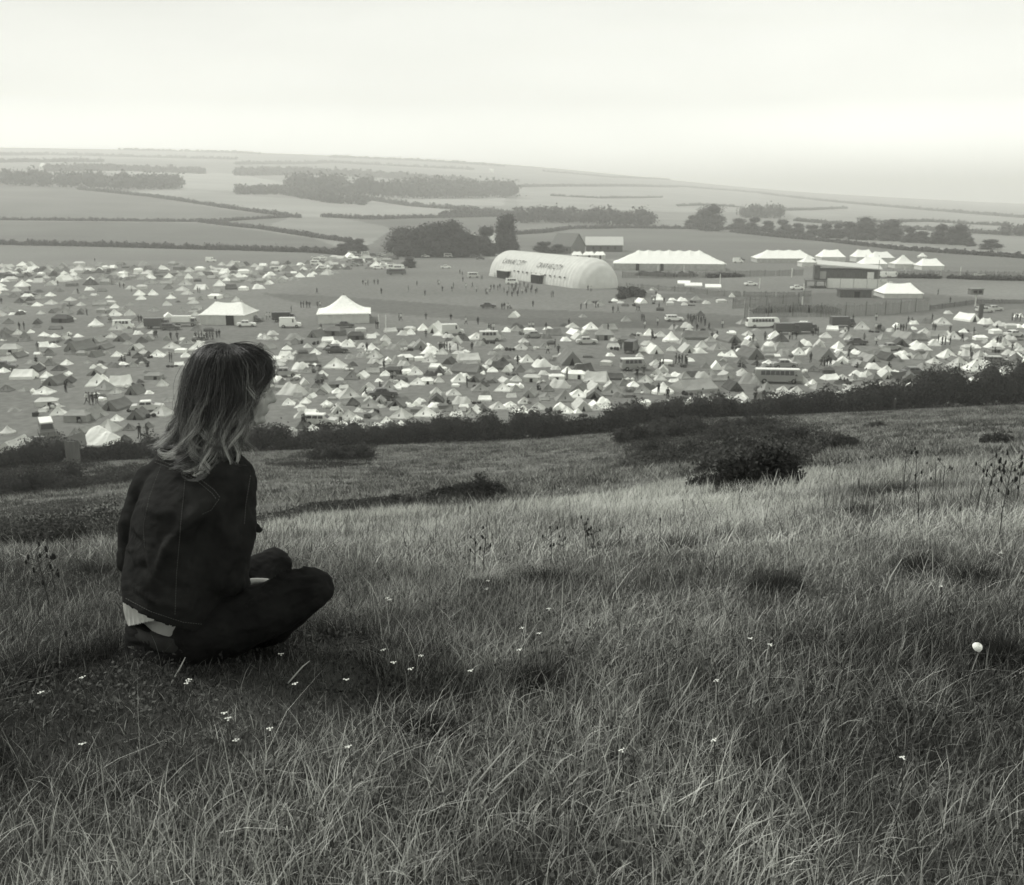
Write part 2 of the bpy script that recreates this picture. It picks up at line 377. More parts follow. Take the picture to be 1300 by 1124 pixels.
BUSH = [ # label, u, v base, width px, height px, leaf, count, tone
 ('round dark bush on the slope at the right end of the bramble thicket',1003,563,42,28,.07,3000,.038),
 ('big dark spiky bush standing where pale dry grass begins',958,628,84,66,.022,12000,.034),
 ('low dark bush spreading left of the big spiky bush',905,622,62,28,.02,6000,.05),
 ('long low dark scrub mound in the middle of the slope',592,632,92,29,.05,7000,.042),
 ('small flat scrub clump left of the long scrub mound',500,642,70,14,.05,2500,.05),
 ('dark scrub below the hedge right of the woman, lying across the path',432,584,88,28,.09,5000,.04),
 ('broad dark bramble mass at the left edge of the slope',40,632,150,44,.08,9000,.036),
 ('thin scrub patch between the bramble mass and the woman',150,612,90,20,.07,3500,.055),
 ('bramble bush at the upper left of the thicket, under the hedge',812,563,60,28,.09,3500,.04),
 ('bramble bush in the upper middle of the thicket',868,556,74,30,.09,4500,.038),
 ('bramble bush with a pale top in the thicket',926,560,70,26,.09,4000,.052),
 ('dark bramble bush low at the left of the thicket',832,580,50,24,.08,3000,.036),
 ('bramble bush low in the middle of the thicket',878,583,66,24,.08,3500,.042),
 ('wide lower bramble bush above the big spiky bush',935,582,70,30,.08,4200,.05),
 ('flat bramble mound trailing off right of the round bush',1050,572,84,20,.07,3500,.05),
 ('flat bramble patch below the round dark bush',1000,583,80,18,.07,3000,.055),
 ('low bramble clump joining the round bush to the thicket',968,556,60,20,.08,3500,.045),
 ('bramble clump between thicket and hedge, left',850,546,70,22,.09,3500,.042),
 ('bramble clump between thicket and hedge, right',945,544,90,20,.09,3500,.045),
 ('low bramble spreading at the right foot of the thicket',980,600,90,20,.07,4000,.055),
 ('low bramble spreading above the spiky bush',915,598,60,20,.07,3500,.05),
 ('lone dark tuft of scrub on the pale slope at right',1264,558,40,14,.06,1800,.05),
 ('small dark scrub spot on the slope under the tall hedge',1110,540,26,8,.06,900,.05),
 ('small pale weedy bush on the mown slope',800,598,46,16,.05,1500,.11),
]
for lb, u, v, w, h, lf, n, tn in BUSH:
    p = at(u, v); s = mpp(p); W = w*s; H = h*s; k = max(5, int(w/h*3)); bl = []
    for i in range(k):
        x = (i/(k-1)-.5)*W*.8; hh = H*(.65+.35*math.sin(math.pi*(i+.7)/(k+.4)))*rnd.uniform(.85, 1.1)
        y = rnd.uniform(-.3, .3)*W*.5; hh *= rnd.uniform(.6, 1.1)
        z = float(ground(p.x+x, p.y+y))-p.z
        bl.append(((x, y, z+hh*.42), (W/k*1.15, W/k*1.3, hh*.58), rnd.uniform(.8, 1.2)))
    tag(foliage('bush', bl, n//k, lf, tn, loc=p, up=.6 if 'spiky' in lb else .25), lb, 'bush')
def undergrowth(label, poly, n, h, leaf, tone):
    us_ = [p[0] for p in poly]; vs_ = [p[1] for p in poly]; C = []
    o0 = at(sum(us_)/len(us_), sum(vs_)/len(vs_)); U = rng.uniform(min(us_), max(us_), n*3); V = rng.uniform(min(vs_), max(vs_), n*3); k = inpoly(U, V, poly); U, V = U[k][:n], V[k][:n]
    # spread on the ground by straight lines between the corners' ground points, one grid lookup per cell
    gu = np.linspace(min(us_), max(us_), 24); gv = np.linspace(min(vs_), max(vs_), 12); G = np.array([[tuple(at(a, b)) for a in gu] for b in gv])
    fu = (U-gu[0])/(gu[1]-gu[0]); fv = (V-gv[0])/(gv[1]-gv[0]); i = np.clip(fv.astype(int), 0, 10); j = np.clip(fu.astype(int), 0, 22); a = (fu-j)[:, None]; b = (fv-i)[:, None]
    P_ = (G[i,j]*(1-a)+G[i,j+1]*a)*(1-b)+(G[i+1,j]*(1-a)+G[i+1,j+1]*a)*b
    m = fbm(P_[:,0]*.35, P_[:,1]*.35, 3, 71); P_[:,2] = ground(P_[:,0], P_[:,1])+h*np.clip(m*2.2-.6, .05, 1.3)*rng.random(len(P_))**.6
    L_, Q, c = leaves(P_-np.array(o0), leaf, tone, .5); tag(link('undergrowth', npmesh('undergrowth', L_, Q, col=c, mats=MLEAF), None, o0), label, 'undergrowth', kind='stuff')
undergrowth('tangled brambles covering the ground of the thicket', [(780,556),(860,534),(1000,534),(1070,558),(1020,600),(900,604),(800,588)], 42000, 1.0, .075, .06)
undergrowth('tangled brambles on the left bank by the hedge', [(-60,600),(120,592),(190,596),(160,612),(110,630),(-60,642)], 40000, .8, .065, .045)
undergrowth('rough dark growth along the low bank at left', [(-60,680),(160,668),(165,694),(60,706),(-60,706)], 70000, .42, .012, .065)
undergrowth('low dark ledge of rough growth running left from the scrub mound', [(325,656),(430,641),(545,627),(640,622),(640,630),(560,637),(440,652),(325,668)], 22000, .35, .035, .06)
undergrowth('thin dark ledge across the left slope behind the woman', [(-40,652),(90,640),(180,632),(180,638),(90,648),(-40,660)], 12000, .3, .035, .07)
undergrowth('dark weeds below the hedge path, right of the woman', [(330,588),(420,572),(480,566),(470,590),(390,598)], 16000, .6, .06, .045)
# hedgerows between the far fields
FH = [
 ('thick dark hedgerow between camp field and the field behind, left', [(-120,308),(0,311),(150,314),(300,318),(400,321),(440,325)], 2.6,2.6,.45,70,.05),
 ('thin level hedgerow crossing the left fields', [(-100,280),(0,280),(130,281),(250,282),(290,281),(370,276)], 2.2,2.6,.6,40,.06),
 ('hedgerow slanting down from the left wood', [(100,241),(190,250),(290,265),(340,272),(380,277)], 3.2,3.5,.9,26,.07),
 ('short hedgerow slanting down towards the orchard trees', [(250,282),(330,291),(400,302),(445,308)], 2.6,2.8,.6,45,.055),
 ('curving hedgerow under the middle field', [(410,276),(470,279),(540,277),(600,276),(645,275)], 3.2,3.2,.8,26,.07),
 ('dark hedgerow climbing behind the house among trees', [(640,299),(690,296),(724,291),(802,290),(860,291),(928,292)], 2.6,2.8,.6,42,.055),
 ('hedgerow running down the right fields', [(928,295),(1050,307),(1148,318),(1297,328),(1380,333)], 2.0,2.6,.6,42,.06),
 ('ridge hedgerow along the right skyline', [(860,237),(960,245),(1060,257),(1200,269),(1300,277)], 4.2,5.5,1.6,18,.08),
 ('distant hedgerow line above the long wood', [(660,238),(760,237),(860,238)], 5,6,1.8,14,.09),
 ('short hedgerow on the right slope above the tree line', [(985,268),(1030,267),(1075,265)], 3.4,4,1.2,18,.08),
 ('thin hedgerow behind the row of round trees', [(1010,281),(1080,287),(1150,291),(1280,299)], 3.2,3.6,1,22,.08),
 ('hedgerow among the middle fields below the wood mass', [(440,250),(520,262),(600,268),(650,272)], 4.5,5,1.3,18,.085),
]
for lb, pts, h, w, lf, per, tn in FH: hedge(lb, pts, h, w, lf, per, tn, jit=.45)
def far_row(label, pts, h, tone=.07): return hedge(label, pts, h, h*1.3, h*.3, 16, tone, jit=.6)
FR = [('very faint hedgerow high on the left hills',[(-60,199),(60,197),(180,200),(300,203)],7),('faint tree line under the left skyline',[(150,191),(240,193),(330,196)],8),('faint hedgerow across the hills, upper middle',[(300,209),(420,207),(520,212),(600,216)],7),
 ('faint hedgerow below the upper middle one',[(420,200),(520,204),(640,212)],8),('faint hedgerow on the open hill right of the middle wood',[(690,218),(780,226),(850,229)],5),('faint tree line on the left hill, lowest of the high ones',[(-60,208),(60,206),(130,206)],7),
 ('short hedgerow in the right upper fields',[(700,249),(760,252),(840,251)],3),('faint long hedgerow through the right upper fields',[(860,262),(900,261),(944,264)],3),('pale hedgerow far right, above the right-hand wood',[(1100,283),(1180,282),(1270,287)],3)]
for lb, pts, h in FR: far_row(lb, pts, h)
def wood(label, base, hpx, depth, per, leaf, tone, rows=3):
    """a far-off wood that reads as one mass: rows of crowns behind each other"""
    o0 = at(*base[0]); bl = []
    for k in range(rows):
        W = [at(u, v) for u, v in base]
        s = mpp(W[0]); H = hpx*s
        for a, b in zip(W[:-1], W[1:]):
            n = max(1, int((b-a).length/(H*.75)))
            for i in range(n):
                p = a.lerp(b, (i+rnd.random()*.6)/n); y = p.y + k*depth/rows; x = p.x*y/p.y
                z = float(ground(x, y, False)); hh = H*rnd.uniform(.62, 1.05)
                bl.append(((x-o0.x, y-o0.y, z-o0.z+hh*.5), (H*rnd.uniform(.45,.7), H*rnd.uniform(.45,.7), hh*.55), rnd.uniform(.75, 1.2)))
    o = foliage('wood', bl, per, leaf, tone, loc=o0); tag(o, label, 'wood', kind='stuff')
wood('dark wood along the left, under the hills', [(-120,236),(0,235),(90,238),(160,241),(228,240)], 21, 120, 150, 1.7, .06)
wood('low wood in front of the middle hills', [(300,247),(360,247),(420,258),(470,261)], 11, 90, 90, 1.8, .07, 2)
wood('broad wood in the middle distance', [(368,244),(430,250),(520,252),(600,251),(655,251)], 25, 200, 140, 2.2, .07)
wood('long dark wood behind the inflatable hall', [(655,283),(720,283),(780,286),(832,289)], 20, 90, 190, 1.2, .05)
wood('small square wood on the right slope', [(944,277),(970,277),(996,278)], 17, 70, 150, 1.4, .06, 2)
wood('far wood strip on the left hills', [(60,218),(150,217),(262,221)], 8, 120, 70, 3, .07, 2)
wood('far wood strip on the middle hills', [(300,223),(380,222),(480,226),(600,234)], 9, 150, 70, 3, .07, 2)
wood('wood by the right edge', [(1274,299),(1300,300),(1360,303)], 15, 60, 120, 1.2, .06, 2)
wood('thin copse along the middle hedgerow', [(560,277),(600,272),(650,277),(700,280)], 9, 40, 70, 1.3, .06, 1)
# trees: four kinds, each with trunk, limbs and crown, then copies at each tree's own place
def make_tree(i):
    r = random.Random(40+i); root = empty('tree')
    b = MB(); top = .3+.05*r.random()
    b.tube([(0,0,-.03),(.01,0,.2),(.02*r.uniform(-1,1),.01,top)], [.035,.026,.016], 7)
    for k in range(6):
        a = k*1.05+r.random(); z = .1+.04*k
        b.tube([(0,0,z),(math.cos(a)*.12,math.sin(a)*.12,z+.12),(math.cos(a)*.26,math.sin(a)*.26,z+.24)], [.014,.01,.004], 5)
    b.build('trunk', MBARK, root)
    bl = []; nb = 13
    for k in range(nb):
        a = k*2.4; rad = .24*math.sqrt((k+.5)/nb)*(1.0 if i != 2 else .6)
        z = .30+.2*r.uniform(-1, 1) + (.3 if rad < .13 else 0)
        if i == 2: z = .14+.74*k/nb; rad = .16*(1-.5*k/nb)
        s = r.uniform(.16,.23)*(1.15 if i == 3 else 1)
        bl.append(((math.cos(a)*rad, math.sin(a)*rad, z), (s, s, s*r.uniform(.75,1)), r.uniform(.8,1.2)))
    foliage('crown', bl, 520, .022, .055, root); return root
TREES = [make_tree(i) for i in range(4)]
TL = [ # u, v base, width px, height px, label or None
 (512,325,44,30,'rounded dark tree at the left end of the clump by the arena'),(530,326,40,32,None),(549,326,44,36,'broad dark tree in the middle of the clump by the arena'),
 (568,326,42,38,'tallest dark tree of the clump by the arena'),(585,326,36,30,None),(600,326,28,24,'small dark tree ending the clump, beside the white gable'),
 (617,325,26,30,'upright dark tree between the two pale houses'),(642,324,22,40,'tall tree with a layered top, right of the pale roofed house'),(649,324,20,22,'low tree under the layered tall tree'),
 (900,293,36,27,'big round tree heading the row of trees on the right'),(880,291,20,14,'little tree left of the big round tree'),
 (938,294,24,14,0),(956,296,22,16,0),(975,297,20,14,0),(994,299,22,16,0),(1013,300,20,14,0),(1030,302,22,13,0),(1048,303,22,16,0),(1062,303,20,15,0),
 (1077,304,24,19,0),(1098,305,30,24,'larger round tree in the middle of the right-hand row'),(1128,306,32,22,'second larger round tree, right of the middle of the row'),(1155,308,24,15,0),(1170,309,22,13,0),
 (1192,310,26,20,'broad tree near the right end of the tree row'),(1214,311,30,22,'last broad tree at the right end of the tree row'),(1230,313,16,9,0),(1257,317,26,11,'low spreading tree alone below the right-hand wood'),
 (442,318,16,12,'small tree by the crowded vehicles left of the clump'),(455,322,22,16,'bushy tree by the vehicles left of the clump'),(432,322,18,10,'low bushy tree at the hedge corner, behind the vehicles'),
 (520,340,18,11,'low dark bush-like tree in front of the clump'),
 (690,322,24,12,'small tree beside the grey barn'),(708,322,18,10,0),(1000,300,10,8,0),
]
first = [True]*4
ORDW = ['one','two','three','four','five','six','seven','eight','nine','ten','eleven','twelve','thirteen']
TLC = 0
for n, (u, v, w, h, lb) in enumerate(TL):
    p = at(u, v); s = mpp(p)*1.12; k = 3 if (w > 28 and h < w) else (2 if h > w*1.3 else n % 2)
    o = TREES[k] if first[k] else copy_tree(TREES[k]); first[k] = False
    o.location = p; o.scale = (w*s/.78*(1.5 if k == 2 else 1), w*s/.78*(1.5 if k == 2 else 1), h*s/.86); o.rotation_euler = (0,0,rnd.random()*6)
    tag(o, lb or (('dark tree left of the broad one in the clump by the arena' if u < 540 else 'dark tree right of the tallest one in the clump by the arena') if u < 620 else 'small round tree of the hazy right-hand row, number '+ORDW[min(12, sum(1 for q in TL if q[4] in (0, None) and 860 < q[0] < u))]+' from its left' if u > 860 else 'small tree at the grey barn yard'), 'tree',
        'trees of the clump by the arena' if u < 620 and u > 500 else ('trees in the right-hand row' if u > 860 else None))
    if lb is None or lb == 0: o['group'] = o.get('group', 'small trees at the barn')
# ---------------- canvas, timber and vehicle materials ----------------
TONES = [.045, .09, .17, .30, .55, .86]
TN = ['very dark', 'dark', 'grey', 'light grey', 'pale', 'white']
MCAN = [mat('canvas tone %d' % i, t, .85, noise=.12, nscale=2.5, bump=.05, spec=.1, info=.10) for i, t in enumerate(TONES)]
MDARK = mat('dark opening', .015, .9, spec=.05)
MPOLE = mat('tent pole', .25, .6)
MROPE = mat('rope', .4, .9)
MGLASS = mat('vehicle glass', .03, .1, spec=.5)
MTYRE = mat('tyre rubber', .02, .9)
MCHROME = mat('chrome trim', .5, .25); MCHROME.node_tree.nodes['Principled BSDF'].inputs['Metallic'].default_value = .8
PAINT = [mat('car paint %d' % i, t, .35, noise=.05, nscale=1, spec=.4) for i, t in enumerate(TONES)]
MWOOD = mat('weathered timber', .16, .9, noise=.35, nscale=3, stretch=(1,1,.15))
MWOODD = mat('dark timber', .10, .9, noise=.35, nscale=3, stretch=(1,1,.2))
MWHITE = mat('white painted board', .75, .7, noise=.08, nscale=2)
MCORR = mat('corrugated fence sheet', .2, .6, noise=.3, nscale=1.5, stretch=(4,4,.1))
def patch(b, A, B, C, D, n=5, sag=0.0, m=0, w=.012, cen=None):
    """bilinear canvas panel A-B-C-D (A,B bottom; C,D top), sagging towards the inside"""
    A, B, C, D = map(Vector, (A, B, C, D)); nrm = (B-A).cross(D-A)
    if nrm.length < 1e-6: nrm = (B-A).cross(C-A)
    nrm.normalize()
    vs = []
    for j in range(n+1):
        for i in range(n+1):
            s, t = i/n, j/n
            p = A*(1-s)*(1-t)+B*s*(1-t)+C*s*t+D*(1-s)*t
            k = math.sin(math.pi*s)*math.sin(math.pi*t)
            p = p - nrm*sag*k + nrm*rnd.uniform(-1, 1)*w*(1 if 0 < i < n and 0 < j < n else 0)
            vs.append(p)
    fs = [(j*(n+1)+i, j*(n+1)+i+1, (j+1)*(n+1)+i+1, (j+1)*(n+1)+i) for j in range(n) for i in range(n)]
    b.add(vs, fs, m)
# unit tents: about one unit wide, front towards -y
def tent_mesh(kind, tone, var):
    rnd.seed(hash((kind, var)) % 1000 if False else ord(kind)*7+var); b = MB(); d = MB(); pl = MB()
    j = lambda a: rnd.uniform(-a, a)
    if kind == 'p':            # square pyramid tent
        hw = .5; hh = .62+j(.07); ap = (j(.04), j(.04), hh); wl = .07; dd = .45
        c = [(-hw,-dd),(hw,-dd),(hw,dd),(-hw,dd)]
        for i in range(4):
            a, e = c[i], c[(i+1)%4]; A = (*a, 0); B = (*e, 0); A1 = (a[0]*.97,a[1]*.97,wl); B1 = (e[0]*.97,e[1]*.97,wl)
            patch(b, A, B, B1, A1, 3, 0, w=0); patch(b, A1, B1, ap, ap, 6, .05, w=.008)
        x = j(.08); d.add([(x-.09,-dd*.99-.012,.0),(x+.09,-dd*.99-.012,.0),(x*.3,-dd*.45-.02,hh*.5)], [(0,1,2)])
        pl.tube([(ap[0],ap[1],hh-.05),(ap[0],ap[1],hh+.05)], .008, 5)
    elif kind == 'b':          # bell tent with skirt wall
        n = 12; hh = .66; rs = [(.5,0),(.49,.13),(.33,.26),(.16,.44),(.015,hh)]
        vs = [(math.cos(2*math.pi*k/n)*r*(1+j(.02)), math.sin(2*math.pi*k/n)*r*(1+j(.02)), z+j(.006)) for r, z in rs for k in range(n)]
        b.add(vs, [(i*n+k, i*n+(k+1)%n, (i+1)*n+(k+1)%n, (i+1)*n+k) for i in range(4) for k in range(n)])
        d.add([(-.09,-.505,0),(.06,-.505,0),(.02,-.41,.2),(-.02,-.40,.2)], [(0,1,2,3)])
        pl.tube([(0,0,hh-.03),(0,0,hh+.05)], .008, 5)
    elif kind in 'rg':         # ridge tent; r shows its side, g its gable
        L = .5 if kind == 'r' else .75; W = .38 if kind == 'r' else .46; hh = (.46 if kind == 'r' else .62)+j(.05); lean = .06+j(.03)
        rid = [(-L+lean, j(.02), hh+j(.02)), (0, j(.02), hh*(.93+j(.02))), (L-lean, j(.02), hh+j(.02))]
        wl = .06 if var % 2 else .14
        for s in (-1, 1):
            for q in range(2):
                x0, x1 = (-L, 0) if q == 0 else (0, L); r0, r1 = rid[q], rid[q+1]
                A, B = (x0, s*W, 0), (x1, s*W, 0); A1, B1 = (x0, s*W*.96, wl), (x1, s*W*.96, wl)
                if s < 0: patch(b, A, B, B1, A1, 2, 0, w=0); patch(b, A1, B1, r1, r0, 5, .035, w=.008)
                else: patch(b, B, A, A1, B1, 2, 0, w=0); patch(b, B1, A1, r0, r1, 5, .035, w=.008)
        for s in (-1, 1):
            r0 = rid[0] if s < 0 else rid[2]; X = s*L
            b.add([(X,-s*-W,0),(X,s*-W,0),(X,s*-W*.96,wl),(X,s*W*.96,wl),r0], [(0,1,2,3),(3,2,4)])
        xg = L+.012; wd = .5 if var == 0 else .28; zt = hh*(.82 if var == 0 else .55)
        d.add([(xg,-W*wd,.0),(xg,W*wd*.7,.0),(L-lean*zt/hh+.016,0,zt)], [(0,1,2)])
        for r0 in (rid[0], rid[2]): pl.tube([(r0[0],r0[1],0.02),(r0[0],r0[1],r0[2]+.04)], .007, 5)
        if kind == 'g':
            for q in (b, d, pl): q.v = [(y, -x, z) for x, y, z in q.v]
    elif kind == 'f':          # frame tent with upright walls
        hw, dd, wl, hh = .5, .38, .34+j(.03), .55+j(.03); c = [(-hw,-dd),(hw,-dd),(hw,dd),(-hw,dd)]
        for i in range(4):
            a, e = c[i], c[(i+1)%4]; patch(b, (*a,0), (*e,0), (e[0]*.97,e[1]*.97,wl), (a[0]*.97,a[1]*.97,wl), 4, .015, w=.004)
        ri = [(-.3,0,hh),(.3,0,hh)]; o = .53
        patch(b, (-o,-dd*1.04,wl-.01),(o,-dd*1.04,wl-.01),ri[1],ri[0],5,.02,w=.004); patch(b, (o,dd*1.04,wl-.01),(-o,dd*1.04,wl-.01),ri[0],ri[1],5,.02,w=.004)
        patch(b, (o,-dd*1.04,wl-.01),(o,dd*1.04,wl-.01),ri[1],ri[1],4,.02,w=.003); patch(b, (-o,dd*1.04,wl-.01),(-o,-dd*1.04,wl-.01),ri[0],ri[0],4,.02,w=.003)
        x = j(.2); d.add([(x-.1,-dd-.012,0),(x+.1,-dd-.012,0),(x+.09,-dd+.0,.27),(x-.09,-dd+.0,.27)], [(0,1,2,3)])
        for X in (-.5, .5): pl.tube([(X,-dd*1.05,0),(X,-dd*1.05,wl)], .007, 5)
    else:                      # slumped sheet thrown over ropes and bags
        n = 10; vs = []; pk = [(j(.25), j(.15), .2+.12*rnd.random()) for _ in range(3)]
        for y in range(n+1):
            for x in range(n+1):
                X, Y = (x/n-.5), (y/n-.5)*.8; e = max(abs(X)/.5, abs(Y)/.4)
                z = max(h*max(0, 1-math.hypot(X-a, Y-c_)/.42) for a, c_, h in pk)*1.5*(1-e**4)+.0
                z += .06*(1-e**3)+j(.012)*(1-e)
                vs.append((X*(1+j(.03)), Y*(1+j(.03)), max(0, z)))
        b.add(vs, [(y*(n+1)+x, y*(n+1)+x+1, (y+1)*(n+1)+x+1, (y+1)*(n+1)+x) for y in range(n) for x in range(n)])
        d = None; pl.tube([(pk[0][0],pk[0][1],0),(pk[0][0],pk[0][1],pk[0][2]*1.5)], .008, 5)
    return (b.mesh('canvas', MCAN[tone]), d.mesh('doorway', MDARK) if d else None, pl.mesh('pole', MPOLE), b)
TCACHE = {}
def tent_get(kind, tone, var):
    k = (kind, tone, var)
    if k not in TCACHE:
        st = rnd.getstate(); TCACHE[k] = tent_mesh(*k); rnd.setstate(st)
    return TCACHE[k]
KN = {'p': 'pyramid tent', 'b': 'round bell tent', 'r': 'side-on ridge tent', 'g': 'gable-on ridge tent', 'f': 'frame tent', 't': 'slumped sheet shelter'}
# tents read off the photograph, four windows: origin (u0, v0); x, base y and width in window units of 1/3.94 px
WINA = """45,148,55f4 125,125,45g1 185,155,50r4 262,120,50g1 75,198,40p4 60,228,40p2 195,235,50p3 245,222,45p5 345,245,45p4 178,272,45p5 410,235,40p3 468,220,35r4 490,272,70r3
540,232,30p5 95,315,35g1 270,305,40g2 310,315,70p3 300,355,85f1 270,390,60r2 265,428,45p5 468,375,75b5 565,322,60p5 580,395,75p4 10,440,70p2 115,430,50p2 340,460,50p1 480,455,65g3 390,498,90g2
600,445,70g2 630,465,45p3 700,455,55p1 675,490,60g4 755,410,40p4 740,445,50g3 925,465,70p3 850,485,70p4 985,492,90p5 775,528,75p5 580,525,50p5 40,515,90f4 85,530,55g2 240,520,55p2 345,515,50p2
515,488,60g2 475,525,50g2 325,567,48p5 240,570,55p2 165,600,70g1 285,595,60p1 100,640,110r5 470,615,80g3 655,580,55p3 560,580,80t2 760,640,80f3 700,560,60p1 925,568,80r5 270,665,90g2 335,655,60g1
480,675,110p5 590,675,110r5 515,695,80p3 570,712,60p4 670,712,75g2 805,675,55p4 205,715,85p5 220,775,100f4 575,790,100g2 280,820,80p5 375,855,110f3 450,835,90g3 575,848,60p5 685,835,90g2 795,825,100p4 880,755,60p5
525,905,105p4 640,895,60p2 735,880,50p2 25,915,75b4 55,1005,125g4 615,950,60p1 480,968,210t5 330,985,110g2 370,925,60p3 60,800,60t3 420,905,60g3 700,800,50t3 150,560,50t3 20,700,60p2 110,700,50p3 860,600,50p4 930,690,60p2
35,360,50p2 180,360,45g1 30,300,45p3 120,270,35t3 400,300,40p2 640,270,40p3 830,270,45p4 900,300,40p3 960,260,50p4 700,240,45p5 760,300,60p3 640,320,55p4 850,235,40p5 930,215,50p4 1010,240,40g3 1070,235,60f5 1130,230,50p3 1180,250,40p4"""
WINB = """55,440,60p4 205,440,90t3 335,410,55p4 110,440,30g4 170,490,50p5 275,480,40p4 355,480,55p4 410,420,90f2 470,478,80p5 375,450,60r5 515,440,80f1 540,400,50f4 595,500,80b5 545,500,40p3 530,470,50p3 665,445,50p4 690,405,60r4 730,400,50r1 790,415,50p5
855,395,55p5 915,402,90g5 1120,440,80p5 180,540,60p5 215,515,40p4 262,560,110r2 240,588,95t5 310,515,55p5 410,585,100p5 130,570,55p4 610,535,70p4 650,565,60p4 710,490,90t3 750,470,60p3 840,485,80g3 765,545,75f5 735,560,90t3 705,612,80f1 600,612,75r3
555,612,50g2 815,618,75p5 895,512,100t5 885,555,70p4 1000,490,100t4 985,560,60g1 1080,555,110r4 1075,612,150r2 935,612,60g1 982,612,45g4 1190,565,50p4 1240,590,90r1 355,705,75g4 198,718,150t4 475,735,110p4 500,640,75p2 575,700,75g4 585,727,80p5 680,692,75p3
745,678,70p5 825,668,80p5 935,655,50p4 1035,655,80p5 1140,700,90p3 1265,655,55g4 1255,700,80p5 920,712,60p4 1005,720,75p4 580,785,110p3 740,775,95g2 920,755,80g1 915,780,80t5 1050,762,100t4 240,835,70p4 390,848,70p4 480,838,70p4 620,840,50p3 740,838,95p4 862,828,100p5
510,885,90p5 300,895,60p5 190,898,60t4 250,885,80p2 1150,800,70p2 1230,790,80p4 1290,780,70p5 1100,830,60p3 990,800,60p2 430,830,50t3 340,640,70t2 800,590,60p3 1150,600,60p2 60,560,50p3 1230,440,70p3 1180,410,60p4 980,430,60t4 620,460,50p3"""
WINC = """20,400,60p3 395,390,70p5 485,400,80r3 270,447,55t5 330,437,60g4 465,442,90f3 510,487,60r4 690,420,55p5 745,427,60p4 800,452,85b5 685,467,70t4 712,507,80g5 800,497,50p4 880,502,80g4 940,507,80t5 955,482,60p4 1030,495,75p3 1100,417,45f5 930,442,130r2 1090,452,80g2
1100,527,70p5 1195,535,100g2 1290,502,60r3 1285,562,50p5 45,492,75p4 75,555,70p5 155,577,105t5 40,602,60p2 100,652,80f4 225,642,75f5 325,637,80f5 290,562,120g2 360,602,90r1 425,657,120r4 520,642,85r1 610,677,60p5 670,657,70p4 690,692,80t1 745,645,60p4 775,563,60f5
240,682,110t4 345,702,80g2 330,732,95p5 415,702,80g4 500,722,120p3 415,732,90g2 590,702,85t2 655,712,80p3 760,714,115b5 865,637,60p3 925,708,190r3 960,632,80t4 1040,652,80r3 1075,632,70g4 1165,622,70t4 1025,587,60g5 970,582,50p2 1110,692,80g1 1200,662,110t3 265,752,95p3
350,792,90g4 465,787,65p5 575,777,50p1 665,772,60f5 765,772,75p3 705,762,50t2 1070,772,90r5 1160,772,95g4 1245,752,80p2 1290,762,60p5 10,792,60p4 130,792,70p4 60,762,60p4 385,262,45p3 440,272,50p3 515,247,35t5 545,257,35t4 585,192,45t5 710,192,40t4 735,242,55p5 790,192,35t3
805,242,40t5 855,247,50t5 865,267,35t4 925,242,50p3 975,260,40t4 1050,254,45f4 1000,452,60p3 90,605,50p3 180,700,60p2 1150,560,60p2 1240,620,60p3 1080,590,60p3 150,540,50t3 640,420,40t4 600,440,50p2 210,420,80r2 60,455,50p4 1200,490,60p3 560,670,60p2 20,650,60p4 20,700,60p3"""
WIND = """900,367,80p4 1025,347,70g5 1120,362,70t5 1195,372,65t4 500,392,75p4 30,497,70r4 110,522,80t3 285,482,65g4 235,517,65p5 300,507,60t5 380,487,60p5 315,432,60p4 300,542,110g2 400,557,65g5 180,657,100p4 530,547,80g3 620,542,70g1 590,522,60r2 690,537,85t5 735,532,50p4
710,432,70g3 780,447,80r2 880,432,90r3 690,472,75g1 800,492,95t5 925,532,80p5 1090,442,60f5 1060,482,60t5 1030,522,75t4 985,582,90p4 1165,482,90t5 1240,517,70t4 1280,532,60p5 340,642,80r5 480,627,80t5 400,642,60p4 555,587,80t5 620,632,80g4 680,642,80r1 820,667,65p5 740,652,90g2
820,592,90t3 900,652,90g4 1080,602,120p5 1100,600,90t3 1220,612,90p4 275,692,60p3 170,722,90p4 385,737,75p5 450,702,80p4 560,702,110t4 680,697,60p5 620,712,60p3 260,752,60p5 200,752,90p4 70,772,110r5 130,777,60p5 1060,652,60p5 1150,642,60t5 1240,652,60p4 20,702,80p3 1270,592,40p3
80,480,60p3 180,480,50p2 160,560,60p3 250,600,70p2 450,560,60p3 520,620,50p4 780,540,60p3 860,560,60p4 1090,540,70p4 1180,440,50p3 600,440,60p3 640,400,50t4 420,430,60p3 960,440,70p4 1220,560,50p4 900,600,60p3 560,640,60p2 100,700,60p4 480,740,60p3 340,700,60p2 1280,380,50t5 1270,480,50p4"""
TENTS = []
import re
for (u0, v0), s in (((0,320),WINA), ((320,320),WINB), ((650,320),WINC), ((970,320),WIND)):
    for t in s.split():
        m = re.match(r'(\d+),(\d+),(\d+)([a-z])(\d)', t)
        TENTS.append([u0+int(m[1])/3.94, v0+int(m[2])/3.94, int(m[3])/3.94, m[4], int(m[5])])
TENTS = [t for t in TENTS if not (205 < t[0] < 332 and t[1] > 462)]
rf = random.Random(5)
